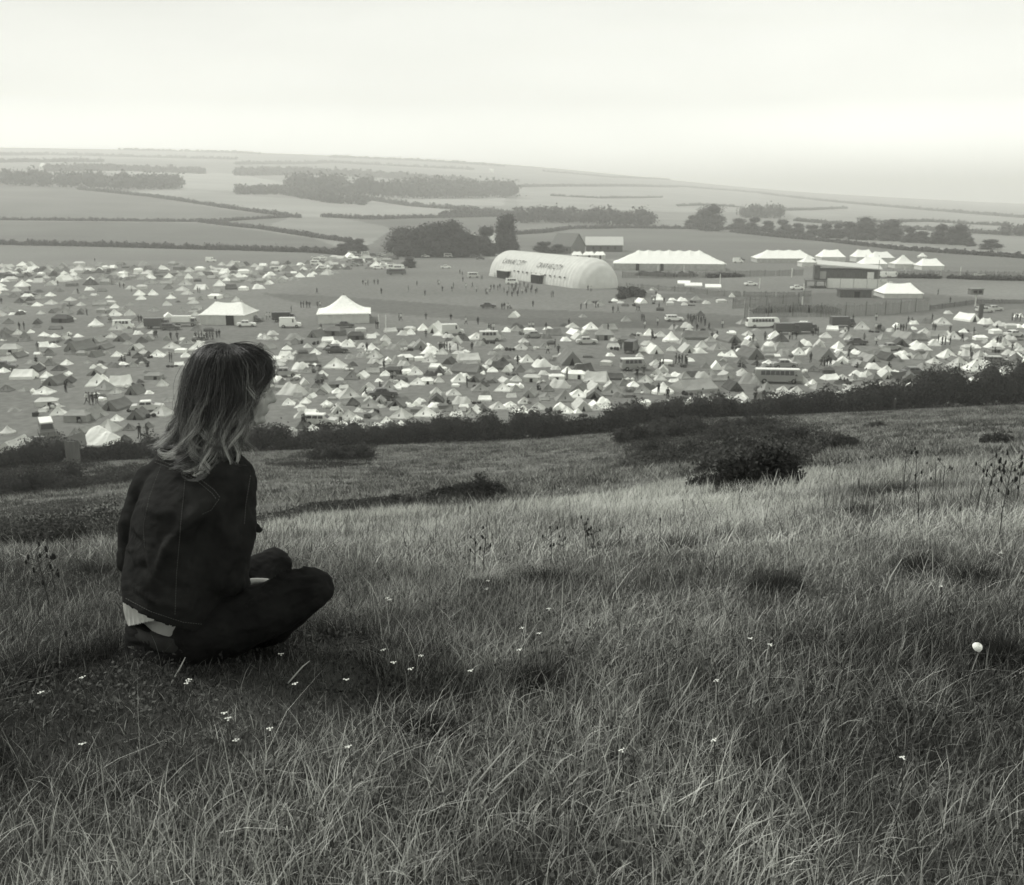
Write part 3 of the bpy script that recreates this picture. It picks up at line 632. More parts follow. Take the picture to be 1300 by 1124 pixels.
def scatter(poly, n, wmin, wmax, mind):
    k = 0; tries = 0; us_ = [p[0] for p in poly]; vs_ = [p[1] for p in poly]
    while k < n and tries < n*60:
        tries += 1; u = rf.uniform(min(us_), max(us_)); v = rf.uniform(min(vs_), max(vs_))
        if not inpoly(np.array([u]), np.array([v]), poly)[0]: continue
        if any(abs(u-t[0]) < mind and abs(v-t[1]) < mind*.33 for t in TENTS): continue
        TENTS.append([u, v, rf.uniform(wmin, wmax), rf.choice('pppgrtft'), rf.choice([1,2,2,3,3,4,4,5,5,5])]); k += 1
scatter([(-60,337),(330,337),(430,328),(500,326),(520,334),(440,346),(340,362),(200,356),(-60,360)], 230, 7.5, 14, 7)
scatter([(-60,358),(200,356),(330,360),(330,372),(150,378),(-60,380)], 36, 10, 16, 14)
scatter([(1300,400),(1400,400),(1400,500),(1300,500)], 25, 12, 22, 14)
scatter([(-90,380),(-5,380),(-5,560),(-90,560)], 22, 12, 24, 14)
scatter([(430,395),(1300,395),(1300,470),(980,500),(560,520),(430,430)], 50, 9, 15, 13)
scatter([(0,385),(255,392),(250,470),(180,545),(60,530),(0,500)], 45, 9, 15, 12)
scatter([(400,420),(1300,410),(1300,490),(1000,512),(640,530),(430,545),(370,520)], 250, 9, 18, 8)
scatter([(325,425),(520,420),(520,548),(350,545)], 60, 9, 17, 9)
scatter([(0,375),(330,378),(260,430),(225,470),(0,470)], 50, 8, 14, 9)
scatter([(790,372),(960,372),(960,384),(790,392)], 10, 8, 12, 10)

# ---------------- big tents and buildings ----------------
def sheet_roof(b, L, D, eave, ridge, npole, over=.4, hip=.22, n=(48, 14), m=0):
    """hipped canvas roof with a peak over each king pole and sag between"""
    nx, ny = n; vs = []
    for j in range(ny+1):
        for i in range(nx+1):
            X = (i/nx-.5)*(L+2*over); Y = (j/ny-.5)*(D+2*over)
            a = min(1, (L/2+over-abs(X))/(L*hip if npole > 1 else L/2)); c = (1-abs(Y)/(D/2+over))
            k = min(a, c) if npole > 1 else min(a, c)
            z = eave-.15 + (ridge-eave)*(k**1.25)
            if npole > 1 and c > .5:
                z -= (ridge-eave)*.12*(c-.5)*2*min(a,1)*abs(math.sin(math.pi*(X/(L*(1-2*hip))*(npole-1)/1+ (npole-1)/2)))
            if npole == 1: z = eave-.15+(ridge-eave)*(k**1.7)
            vs.append((X, Y, z))
    b.add(vs, [(j*(nx+1)+i, j*(nx+1)+i+1, (j+1)*(nx+1)+i+1, (j+1)*(nx+1)+i) for j in range(ny) for i in range(nx)], m)
MWALL = mat('marquee wall', .6, .85, noise=.1, nscale=1, bump=.05)
MGWALL = mat('grey marquee wall', .42, .85, noise=.2, nscale=1)
def marquee(label, u, v, wpx, D, eave, ridge, npole, rz=0, door=None, wall=True, cat='marquee', group=None, wm=None, tone=5):
    p = at(u, v); s = mpp(p); Lm = wpx*s
    root = empty('marquee', (p.x, p.y+D/2, p.z), rz); tag(root, label, cat, group)
    b = MB(); sheet_roof(b, Lm, D, eave, ridge, npole); b.build('roof', MCAN[tone], root)
    if wall:
        w = MB(); n = int(Lm/1.2)
        for y in (-D/2, D/2):
            pts = [(-Lm/2+Lm*i/n, y+.06*(-1)**i) for i in range(n+1)]
            for a, c in zip(pts[:-1], pts[1:]): w.add([(*a,0),(*c,0),(*c,eave),(*a,eave)], [(0,1,2,3)])
        for x in (-Lm/2, Lm/2): w.add([(x,-D/2,0),(x,D/2,0),(x,D/2,eave),(x,-D/2,eave)], [(0,1,2,3)])
        w.build('wall', wm or MWALL, root)
    if door:
        for x0, x1 in door:
            d = MB(); d.box(x0*Lm, x1*Lm, -D/2-.14, -D/2-.09, 0, eave*.92); d.build('doorway', MDARK, root)
    for i in range(npole):
        x = 0 if npole == 1 else (i/(npole-1)-.5)*Lm*.56
        q = MB(); q.tube([(x,0,0),(x,0,ridge+.5)], .08, 6); q.build('pole', MPOLE, root)
    return root
marquee('white marquee with one tall peak, standing by the arena', 431.5, 411, 64, 13, 2.3, 5.9, 1, R(8))
marquee('white hipped marquee with an open doorway, beside parked vehicles', 284, 413, 56, 10, 2.4, 4.9, 2, R(-4), door=[(.1,.28)])
marquee('huge white marquee of many peaks with grey side walls, behind the arena', 853, 344, 140, 18, 2.9, 7.9, 7, R(-7), door=[(-.3,-.27),(-.08,-.05)], wm=MGWALL)
marquee('long white marquee with four peaks, left of the small pointed ones', 999, 334, 74, 14, 2.1, 5.6, 4, R(-2), wm=MGWALL)
marquee('white hipped marquee right of the long four-peaked one', 1058, 333, 30, 10, 2.4, 5.6, 2)
marquee('white hipped marquee third from the long one, partly behind a lower one', 1099, 333, 24, 9, 2.4, 5.6, 2)
marquee('white marquee with two peaks behind the pointed pair', 1122, 334, 26, 9, 2.4, 5.0, 2)
marquee('low white marquee with flat top in front of its neighbours', 1111, 341, 30, 8, 2.0, 4.6, 2)
marquee('white marquee with a sharp single peak in the far right row', 1150, 341, 28, 8, 1.9, 5.4, 1)
marquee('last white marquee in the far right row', 1184, 343, 28, 8, 1.8, 4.6, 2)
marquee('small white marquee peeping over the timber stage', 1028, 339, 20, 7, 2.0, 4.6, 1)
marquee('low white marquee right of the timber stage', 1148, 379, 48, 10, 1.5, 4.2, 2, R(-3))
marquee('tiny white tent on the field edge beyond the far marquees', 1172, 328, 9, 3, 1.0, 2.6, 1)
for i, (u, w) in enumerate(((733,12),(748,13),(762,12))):
    marquee(('left', 'middle', 'right')[i]+' one of three small white square marquees behind the inflatable hall', u, 331, w, 6, 2.6, 4.2, 2, group='three square marquees', door=[(-.1,.1)])
# inflatable hall
def inflatable():
    A = at(650, 352); B = at(752, 365); A = Vector((A.x, A.y+8, A.z)); B = Vector((B.x, B.y+2, B.z))
    ax = (B-A); Lx = ax.length; rz = math.atan2(ax.y, ax.x); rad = 8.2; H = 9.0
    root = empty('inflatable_hall', A, rz); tag(root, 'long pale inflatable hall with rounded ends and lettering on its flank', 'inflatable hall')
    def surf(s, th, off=0):          # s metres along, th 0..pi over the top (front flank first)
        r = rad; x = s; k = 1.0
        if s < 0: k = math.sqrt(max(0, 1-(s/rad)**2))
        if s > Lx: k = math.sqrt(max(0, 1-((s-Lx)/rad)**2))
        rib = .22*abs(math.sin(math.pi*s/2.1))*min(1, k*2)
        kk = (k**.85)
        return Vector((x, -math.cos(th)*(r*k+rib+off), max(0, math.sin(th)*(H*kk+rib+off))))
    ss = list(-rad*np.cos(np.linspace(0, math.pi/2, 22))[:-1]) + list(np.linspace(0, Lx, int(Lx/.26))) + list(Lx+rad*np.sin(np.linspace(0, math.pi/2, 22))[1:])
    nt_ = 40; b = MB(); vs = [surf(s, math.pi*k/nt_) for s in ss for k in range(nt_+1)]
    b.add(vs, [(i*(nt_+1)+k, i*(nt_+1)+k+1, (i+1)*(nt_+1)+k+1, (i+1)*(nt_+1)+k) for i in range(len(ss)-1) for k in range(nt_)])
    m = mat('inflated fabric', .6, .7, noise=.1, nscale=.5, bump=.03, bscale=3); b.build('skin', m, root, smooth=True)
    ml = mat('lettering', .05, .8)
    for s0, th0 in ((.10*Lx, 33), (.56*Lx, 33)):
        cu = bpy.data.curves.new('lettering', 'FONT'); cu.body = 'CANVAS CITY'; cu.size = 2.5; cu.shear = .35; cu.space_character = 1.15; cu.resolution_u = 2
        to = bpy.data.objects.new('tmp', cu); COL.objects.link(to); dg = bpy.context.evaluated_depsgraph_get()
        me = bpy.data.meshes.new_from_object(to.evaluated_get(dg)); bpy.data.objects.remove(to)
        for v in me.vertices:
            x, y = v.co.x, v.co.y; v.co = surf(s0+x*.95, R(th0)+y/rad, .30)
        me.materials.clear(); me.materials.append(ml); link('lettering', me, root)
    for s0, w, h in ((.12*Lx, 7.5, 2.6), (.58*Lx, 6.0, 2.8)):
        d = MB(); d.box(s0, s0+w, -rad-1.5, -rad+1, 0, h)
        o = d.build('entrance', MDARK, root)
        f = MB(); f.box(s0-.5, s0+w+.5, -rad-1.6, -rad+1.2, h, h+.25); f.build('entrance_frame', m, o)
    s = .3*Lx
    while s < .95*Lx:
        p0 = surf(s, R(17), .3); p1 = surf(s+1.1, R(17), .3); p2 = surf(s+1.1, R(20), .3); p3 = surf(s, R(20), .3)
        st = MB(); st.add([p0,p1,p2,p3], [(0,1,2,3)]); st.build('lashing_patch', ml, root); s += 3.2
    sk = MB(); sk.box(-2, Lx*.3, -rad-.35, -rad+.4, 0, .9); sk.build('ballast_wall', m, root)
inflatable()
# timber stage hut
def stage():
    p = at(1042, 366); s = mpp(p); root = empty('timber_stage', (p.x+.5, p.y, p.z), R(-14)); tag(root, 'raised timber stage hut with sloping roof and white boarded front', 'stage building')
    Z = 2.6
    b = MB(); b.box(-1.0, 17.0, 1, 9, Z, Z+3.2); b.build('wall', MWOODD, root)
    b = MB(); b.add([(-2,0,Z+4.6),(17.6,0,Z+3.3),(17.6,9.6,Z+4.0),(-2,9.6,Z+5.4),(-2,0,Z+4.9),(17.6,0,Z+3.6),(17.6,9.6,Z+4.3),(-2,9.6,Z+5.7)], [(0,3,2,1),(4,5,6,7),(0,1,5,4),(1,2,6,5),(2,3,7,6),(3,0,4,7)]); b.build('roof', MCAN[4], root)
    b = MB(); b.box(-2.8,-1.1,.6,9,Z,Z+4.2); b.box(-2.8, -1.1, .3, .6, Z, Z+4.4); b.build('side_wing', MWOODD, root)
    b = MB(); b.box(-1.0,.9,.86,.95,Z+.2,Z+2.6); b.build('opening', mat('pale interior board', .35, .8), root)
    b = MB(); b.box(-5.5,1.2,-1.4,8,Z-.45,Z-.1); b.build('deck', MWOOD, root)
    for x in (-5,-2,1):
        for y in (-1, 7): q = MB(); q.box(x-.12,x+.12,y-.12,y+.12,0,Z-.45); q.build('post', MWOODD, root)
    b = MB(); b.box(1.4,17.2,.4,.7,.1,Z+.5); b.box(1.4,1.7,.7,9,.1,Z+.5); o = b.build('front_panel', MWHITE, root)
    for x in (5.3,9.3,13.3): q = MB(); q.box(x,x+.1,.33,.395,.1,Z+.5); q.build('seam', MWOOD, o)
    b = MB(); b.box(13.2,15.2,.2,.39,Z+.6,Z+2.6); b.build('notice_board', MWHITE, root)
    b = MB(); b.box(17.3,21,1,3,0,2.2); b.box(17.6,19.2,.4,1,2.25,3.0); b.build('crate_stack', MWHITE, root)
    q = MB(); q.tube([(16.4,-.4,0),(16.4,-.4,9)], .09, 6); q.build('mast', MPOLE, root)
    p = at(1098, 378); k = empty('timber_shed', p, R(-4)); tag(k, 'low dark timber shed in front of the raised stage', 'shed')
    b = MB(); b.box(-7,1.8,0,4,0,2.0); b.build('wall', MWOODD, k); b = MB(); b.box(-7.4,2.2,-.4,4.4,2.02,2.3); b.build('roof', MWOODD, k)
    b = MB(); b.box(-3,-1.5,-.07,-.01,0,1.7); b.build('doorway', MDARK, k)
stage()
def tower():
    p = at(1237, 389); root = empty('lookout_box', p, R(5)); tag(root, 'grey box raised on a white post in the open field, right', 'lookout')
    b = MB(); b.box(-1.7,1.5,-1,1,3.1,4.5); b.build('cabin', MWOOD, root)
    b = MB(); b.box(-1.9,1.8,-1.2,1.2,4.52,4.7); b.build('roof', MCAN[3], root)
    b = MB(); b.tube([(.2,0,0),(.2,0,3.1)], .16, 8); b.build('post', MWHITE, root)
    b = MB(); b.box(-1.2,-.2,-1.06,-1.01,3.5,4.2); b.box(.2,1.1,-1.06,-1.01,3.5,4.2); b.build('window', MDARK, root)
tower()
def house(label, u, v, wpx, D, hw, hr, rz, rt, wt, long=True, n=2):
    p = at(u, v); s = mpp(p); w = wpx*s; root = empty('house', (p.x, p.y+D/2, p.z), rz); tag(root, label, 'house' if 'house' in label else 'barn')
    b = MB(); b.box(-w/2,w/2,-D/2,D/2,0,hw)
    if long: b.add([(-w/2,-D/2,hw),(-w/2,D/2,hw),(-w/2,0,hr-.1),(w/2,-D/2,hw),(w/2,D/2,hw),(w/2,0,hr-.1)], [(0,2,1),(3,4,5)])
    b.build('wall', MCAN[wt], root)
    r = MB(); o = .5
    for sg in (-1, 1):
        r.add([(-w/2-o,sg*(D/2+o),hw-.2),(w/2+o,sg*(D/2+o),hw-.2),(w/2+o,0,hr),(-w/2-o,0,hr),(-w/2-o,sg*(D/2+o),hw),(w/2+o,sg*(D/2+o),hw),(w/2+o,0,hr+.2),(-w/2-o,0,hr+.2)],
              [(0,1,2,3),(4,7,6,5),(0,4,5,1),(1,5,6,2),(3,2,6,7),(0,3,7,4)])
    ro = r.build('roof', MCAN[rt], root)
    c = MB(); c.box(w*.3,w*.3+.9,-.5,.5,hr-.5,hr+1.2); c.build('chimney', MCAN[2], ro) if 'house' in label else None
    for i in range(n):
        x = (-.3+.6*i/max(1,n-1))*w; q = MB(); q.box(x-.5,x+.5,-D/2-.08,-D/2-.02,hw*.35,hw*.75); q.build('window', MDARK, root)
house('pale roofed house among the dark trees behind the arena', 631, 322, 17, 8, 5.5, 10, R(-14), 4, 2)
house('white gabled house glimpsed left of the upright tree', 602, 320, 6, 7, 6.5, 9, R(70), 4, 5, n=1)
house('grey barn with steep gable behind the inflatable hall', 722, 322, 30, 14, 3.5, 10, R(-35), 2, 2)
house('long low barn with pale roof behind the three square marquees', 768, 320, 46, 12, 3.6, 7.6, R(-4), 4, 1, n=4)
house('tiny white far-off house on the hazy middle hill', 624, 219, 5, 12, 6, 11, 0, 5, 5, n=1)
house('tiny pale far-off house above the left wood', 54, 216, 6, 12, 6, 12, 0, 5, 5, n=1)
# fences of upright sheets round the arena
def fence(label, pts, h, step=1.0, m=None, name='fence'):
    W = pline(pts, step); o0 = W[0]; root = empty(name, o0); tag(root, label, 'fence'); b = MB(); q = MB()
    for i, (a, c) in enumerate(zip(W[:-1], W[1:])):
        a = a-o0; c = c-o0; d = Vector((c-a)).normalized()
        for k in range(3):
            if rnd.random() < .06: continue
            hh = h*rnd.uniform(.85, 1.1); e = a.lerp(c, k/3); f = e+d*step*.2; t = Vector((rnd.uniform(-.05,.05), 0, hh))
            b.add([e,f,f+t,e+t], [(0,1,2,3)])
        for z in (.3, .8): b.add([a+Vector((0,.03,h*z)),c+Vector((0,.03,h*z)),c+Vector((0,.03,h*z+.08)),a+Vector((0,.03,h*z+.08))], [(0,1,2,3)])
        if i % 6 == 0: q.tube([a-Vector((0,.15,0)), a+Vector((0,-.15,h*1.15))], .08, 5)
    b.build('fence_sheets', m or MCORR, root); q.build('fence_posts', MWOODD, root); return root
fence('upright sheet fence running in front of the huge marquee', [(790,353),(860,354),(930,352),(1020,350)], 2.2)
fence('sheet fence behind the timber stage, under the far marquee row', [(1110,352),(1180,353),(1250,354),(1330,355)], 2.6)
fence('long sheet fence slanting below the huge marquee', [(795,366),(860,371),(930,377),(1000,378),(1030,376)], 1.6)
fence('high corrugated fence enclosing the stage field at the front', [(945,404),(1000,402),(1060,403),(1120,400),(1180,394)], 3.0, m=mat('pale corrugated sheet', .26, .6, noise=.3, nscale=1.5, stretch=(4,4,.1)))
fence('wire and post fence closing the right-hand field', [(1180,394),(1240,386),(1310,386),(1380,388)], 1.2, m=MWOODD)
fence('sheet fence left of the timber stage', [(930,392),(980,388),(1030,384)], 2.4)
for lb, pts in (('dark bushes along the fence in front of the huge marquee',[(812,350),(845,352),(880,352)]), ('dark bushes along the fence left of the stage',[(900,353),(940,352)]),
               ('low dark hedge beneath the far marquee row',[(1135,353),(1190,354)]), ('low dark hedge at the far right fence',[(1205,354),(1260,356),(1310,357)]), ('scrubby bushes inside the arena fence corner',[(790,380),(800,374),(812,378)]),
               ('rough weeds along the enclosure fence',[(960,398),(1010,396),(1060,399)]), ('dark bush line beside the inflatable hall',[(788,371),(796,371),(815,374)])):
    hedge(lb, pts, 1.5, 2.4, .3, 120, .055, name='hedge' if 'hedge' in lb else 'bush', cat='hedge' if 'hedge' in lb else 'bush')
WP = [(835,347),(868,347),(914,360),(964,366),(1020,374),(1080,372),(1018,392),(1148,350),(1194,350),(1219,350),(872,332),(1005,352)]
for i, (u, v) in enumerate(WP):
    p = at(u, v); b = MB(); b.tube([(0,0,0),(0,0,1.6),(0,0,3.0)], [.14,.13,.12], 8); b.tube([(0,0,2.99),(0,0,3.12)], [.17,.15], 8)
    WPN = ['left of the pair under the huge marquee','right of the pair under the huge marquee','right end of the huge marquee','near the white car beyond the fence','left of the timber stage','in front of the timber stage','by the front fence corner','under the far marquee row, leftmost of three','under the far marquee row, middle of three','under the far marquee row, rightmost of three','behind the huge marquee roof','by the fence below the long four-peaked marquee']
    tag(b.build('marker_post', MWHITE, loc=p), 'white marker post '+WPN[i], 'post', 'white marker posts')
b = MB(); p = at(481,417); b.tube([(0,0,0),(0,0,3)], .07, 6); tag(b.build('marker_post', MWHITE, loc=p), 'thin white pole at the gap, left one of two', 'post', 'pair of thin poles')
b = MB(); p = at(490,418); b.tube([(0,0,0),(0,0,3)], .07, 6); tag(b.build('marker_post', MWHITE, loc=p), 'thin white pole at the gap, right one of two', 'post', 'pair of thin poles')
b = MB(); p = at(1244,407); b.box(-.5,.5,-.2,.2,0,3.6); b.box(-.6,.6,-.25,.25,3.6,3.8); tag(b.build('timber_post', MWOODD, loc=p), 'thick dark upright post by the right-hand tents', 'post')
for i, (u, v, w) in enumerate(((880,369,22),(905,371,20),(868,366,16))):
    p = at(u, v); s = mpp(p)*w; root = empty('long_awning', p, R(-8)); tag(root, ('long white awning, middle one of three end to end','long white awning, right one of three end to end','short white awning, left one of three end to end')[i], 'awning', 'white awnings in a line')
    b = MB(); b.add([(-s/2,-1,1.6),(s/2,-1,1.6),(s/2,1.5,2.3),(-s/2,1.5,2.3)], [(0,1,2,3)]); b.box(-s/2,s/2,-1.05,-1,1.3,1.59); b.build('canopy', MCAN[5], root)
    for x in (-s/2+.2, 0, s/2-.2): q = MB(); q.tube([(x,-.9,0),(x,-.9,1.6)], .05, 5); q.build('pole', MPOLE, root)
# grey board and dark post in the near hedge
p = at(94, 592); b = MB(); b.box(-.72,.72,-.06,.06,-.3,2.6); b.box(-.72,-.6,-.12,.14,-.3,2.75); b.box(.6,.72,-.12,.14,-.3,2.75); b.box(-.6,.6,.06,.12,.5,.7); b.box(-.6,.6,.06,.12,1.8,2.0)
tag(b.build('timber_board', MWOOD, loc=p, rz=R(-8)), 'upright grey timber board filling a gap in the near hedge', 'board')
# ---------------- vehicles ----------------
VK = {  # side profile of the body (x along the car, front at +x), cabin profile, width, wheel radius, wheel x
 'saloon': ([(-2.05,.35),(-2.1,.75),(-1.95,.92),(-1.2,.95),(1.1,.93),(1.95,.82),(2.1,.6),(2.05,.32)], [(-1.3,.93),(-.85,1.36),(.35,1.38),(.95,.92)], 1.62, .31, (-1.3,1.3)),
 'estate': ([(-2.1,.35),(-2.15,.8),(-2.1,.92),(1.1,.93),(1.95,.82),(2.1,.6),(2.05,.32)], [(-2.08,.92),(-1.9,1.40),(.4,1.42),(1.0,.92)], 1.64, .31, (-1.3,1.3)),
 'beetle': ([(-1.95,.35),(-1.98,.6),(-1.7,.88),(-1.0,1.0),(1.0,.95),(1.6,.82),(1.95,.55),(1.95,.32)], [(-1.3,.98),(-.75,1.38),(-.1,1.5),(.4,1.42),(.95,.95)], 1.5, .33, (-1.2,1.2)),
 'van': ([(-2.1,.35),(-2.12,1.1),(1.9,1.1),(2.1,.95),(2.12,.35)], [(-2.1,1.1),(-2.0,1.85),(-1.85,1.95),(1.3,1.95),(1.55,1.85),(1.95,1.1)], 1.75, .34, (-1.25,1.3)),
 'panel': ([(-2.3,.4),(-2.3,1.1),(1.6,1.1),(2.2,1.0),(2.3,.4)], [(-2.3,1.1),(-2.28,2.1),(-2.2,2.2),(.8,2.2),(1.0,2.0),(1.55,1.1)], 1.85, .36, (-1.4,1.4)),
 'coach': ([(-4.6,.5),(-4.7,1.5),(4.5,1.5),(4.7,1.2),(4.65,.5)], [(-4.65,1.5),(-4.4,2.6),(-4.2,2.75),(4.0,2.75),(4.3,2.55),(4.55,1.5)], 2.4, .48, (-2.7,2.9)),
 'lorry': ([(-3.6,.7),(-3.6,1.2),(1.7,1.2),(3.1,1.25),(3.3,1.1),(3.3,.5)], [(1.6,1.2),(1.65,2.35),(2.7,2.35),(3.05,1.25)], 2.2, .46, (-2.2,2.2)),
}
def prism(b, prof, w0, w1, inset=.06):
    """profile extruded across the width, edges pulled in a little so they catch light"""
    n = len(prof); zmin = min(z for x, z in prof); zmax = max(z for x, z in prof); cx = sum(x for x, z in prof)/n; cz = (zmin+zmax)/2
    rings = []
    for s in (-1, 1):
        for k in ((0, 1) if s < 0 else (1, 0)):
            r = []
            for x, z in prof:
                t = (z-zmin)/max(.01, zmax-zmin); w = (w0*(1-t)+w1*t)/2; e = inset if k == 0 else 0
                r.append((x*(1-e*.3)+cx*e*.3, s*(w-(0 if k == 0 else inset)), z*(1-e*.5)+cz*e*.5))
            rings.append(r)
    vs = [p for r in rings for p in r]; fs = []
    for i in range(3):
        for k in range(n): fs.append((i*n+k, (i+1)*n+k, (i+1)*n+(k+1)%n, i*n+(k+1)%n))
    fs.append(tuple(range(n))); fs.append(tuple(range(3*n, 4*n))[::-1]); b.add(vs, fs)
VC = {}
def vehicle_proto(kind, tone, rtone):
    body, cab, W, wr, wx = VK[kind]; root = empty({'saloon':'parked_car','estate':'estate_car','beetle':'parked_car','van':'parked_van','panel':'parked_van','coach':'coach','lorry':'lorry'}[kind])
    b = MB(); prism(b, body, W, W*.97); b.build('body', PAINT[tone], root)
    b = MB(); prism(b, cab, W*.94, W*.74); b.build('cabin', PAINT[tone], root)
    zs = [z for x, z in cab]; z0 = min(zs); z1 = max(zs); x0 = min(x for x, z in cab); x1 = max(x for x, z in cab)
    tx = [x for x, z in cab if z > z1-.12]; b = MB(); b.box(min(tx)-.05, max(tx)+.05, -W*.40, W*.40, z1-.10, z1+.03); b.build('roof', PAINT[rtone], root)
    lo, hi = z0+(z1-z0)*.12, z0+(z1-z0)*.8
    def side(xa, xb, s):
        w = lambda z: (W*.94*(1-(z-z0)/(z1-z0))+W*.74*(z-z0)/(z1-z0))/2+.02
        q = MB(); q.add([(xa,s*w(lo),lo),(xb,s*w(lo),lo),(xb-.06*(xb>0),s*w(hi),hi),(xa+.06*(xa<0),s*w(hi),hi)], [(0,1,2,3)]); q.build('window', MGLASS, root)
    n = {'saloon':2,'estate':3,'beetle':2,'van':4,'panel':1,'coach':7,'lorry':1}[kind]
    xa, xb = x0+(x1-x0)*.13, x1-(x1-x0)*.17
    if kind == 'panel': xa = x1-1.1
    for s in (-1, 1):
        for i in range(n): a = xa+(xb-xa)*i/n+.04; side(a, xa+(xb-xa)*(i+1)/n-.04, s)
    def cabx(z, front):   # x of the sloping screen at height z
        pr = cab if front else cab
        pts = sorted([(zz, xx) for xx, zz in cab if (xx > (x0+x1)/2) == front]); return float(np.interp(z, [p[0] for p in pts], [p[1] for p in pts]))
    for fr, sg in ((True, 1), (False, -1)):
        if kind in ('panel','lorry') and not fr: continue
        q = MB(); q.add([(cabx(lo,fr)+.02*sg,-W*.38,lo+.02),(cabx(lo,fr)+.02*sg,W*.38,lo+.02),(cabx(hi,fr)+.03*sg,W*.33,hi),(cabx(hi,fr)+.03*sg,-W*.33,hi)], [(0,1,2,3)]); q.build('windscreen', MGLASS, root)
    for x in wx:
        for s in (-1, 1):
            q = MB(); q.tube([(x,s*(W/2-.18),wr),(x,s*(W/2+.02),wr)], wr, 14); w_ = q.build('wheel', MTYRE, root)
            q = MB(); q.tube([(x,s*(W/2+.02),wr),(x,s*(W/2+.05),wr)], wr*.5, 10); q.build('hubcap', MCHROME, w_)
    bx = max(x for x, z in body); bn = min(x for x, z in body)
    q = MB(); q.box(bx,bx+.1,-W*.47,W*.47,.4,.5); q.build('bumper', MCHROME, root); q = MB(); q.box(bn-.1,bn,-W*.47,W*.47,.4,.5); q.build('bumper', MCHROME, root)
    for s in (-1, 1): q = MB(); q.tube([(bx-.12,s*W*.34,.68),(bx+.03,s*W*.34,.68)], .1, 8); q.build('headlight', MCHROME, root)
    if kind == 'lorry': q = MB(); q.box(-3.6,1.45,-1.1,1.1,1.22,2.9); q.build('load_box', PAINT[rtone], root)
    return root
def vehicle(kind, tone, rtone, u, v, ang, label, cat=None, sc_=1):
    if kind in ('coach', 'lorry'): sc_ = .78
    k = (kind, tone, rtone)
    if k in VC: o = copy_tree(VC[k])
    else: o = vehicle_proto(*k); VC[k] = o
    o.location = at(u, v); o.rotation_euler = (0,0,R(ang)); o.scale = (sc_,)*3
    tag(o, label, cat or {'saloon':'car','estate':'car','beetle':'car','van':'van','panel':'van','coach':'coach','lorry':'lorry'}[kind]); return o
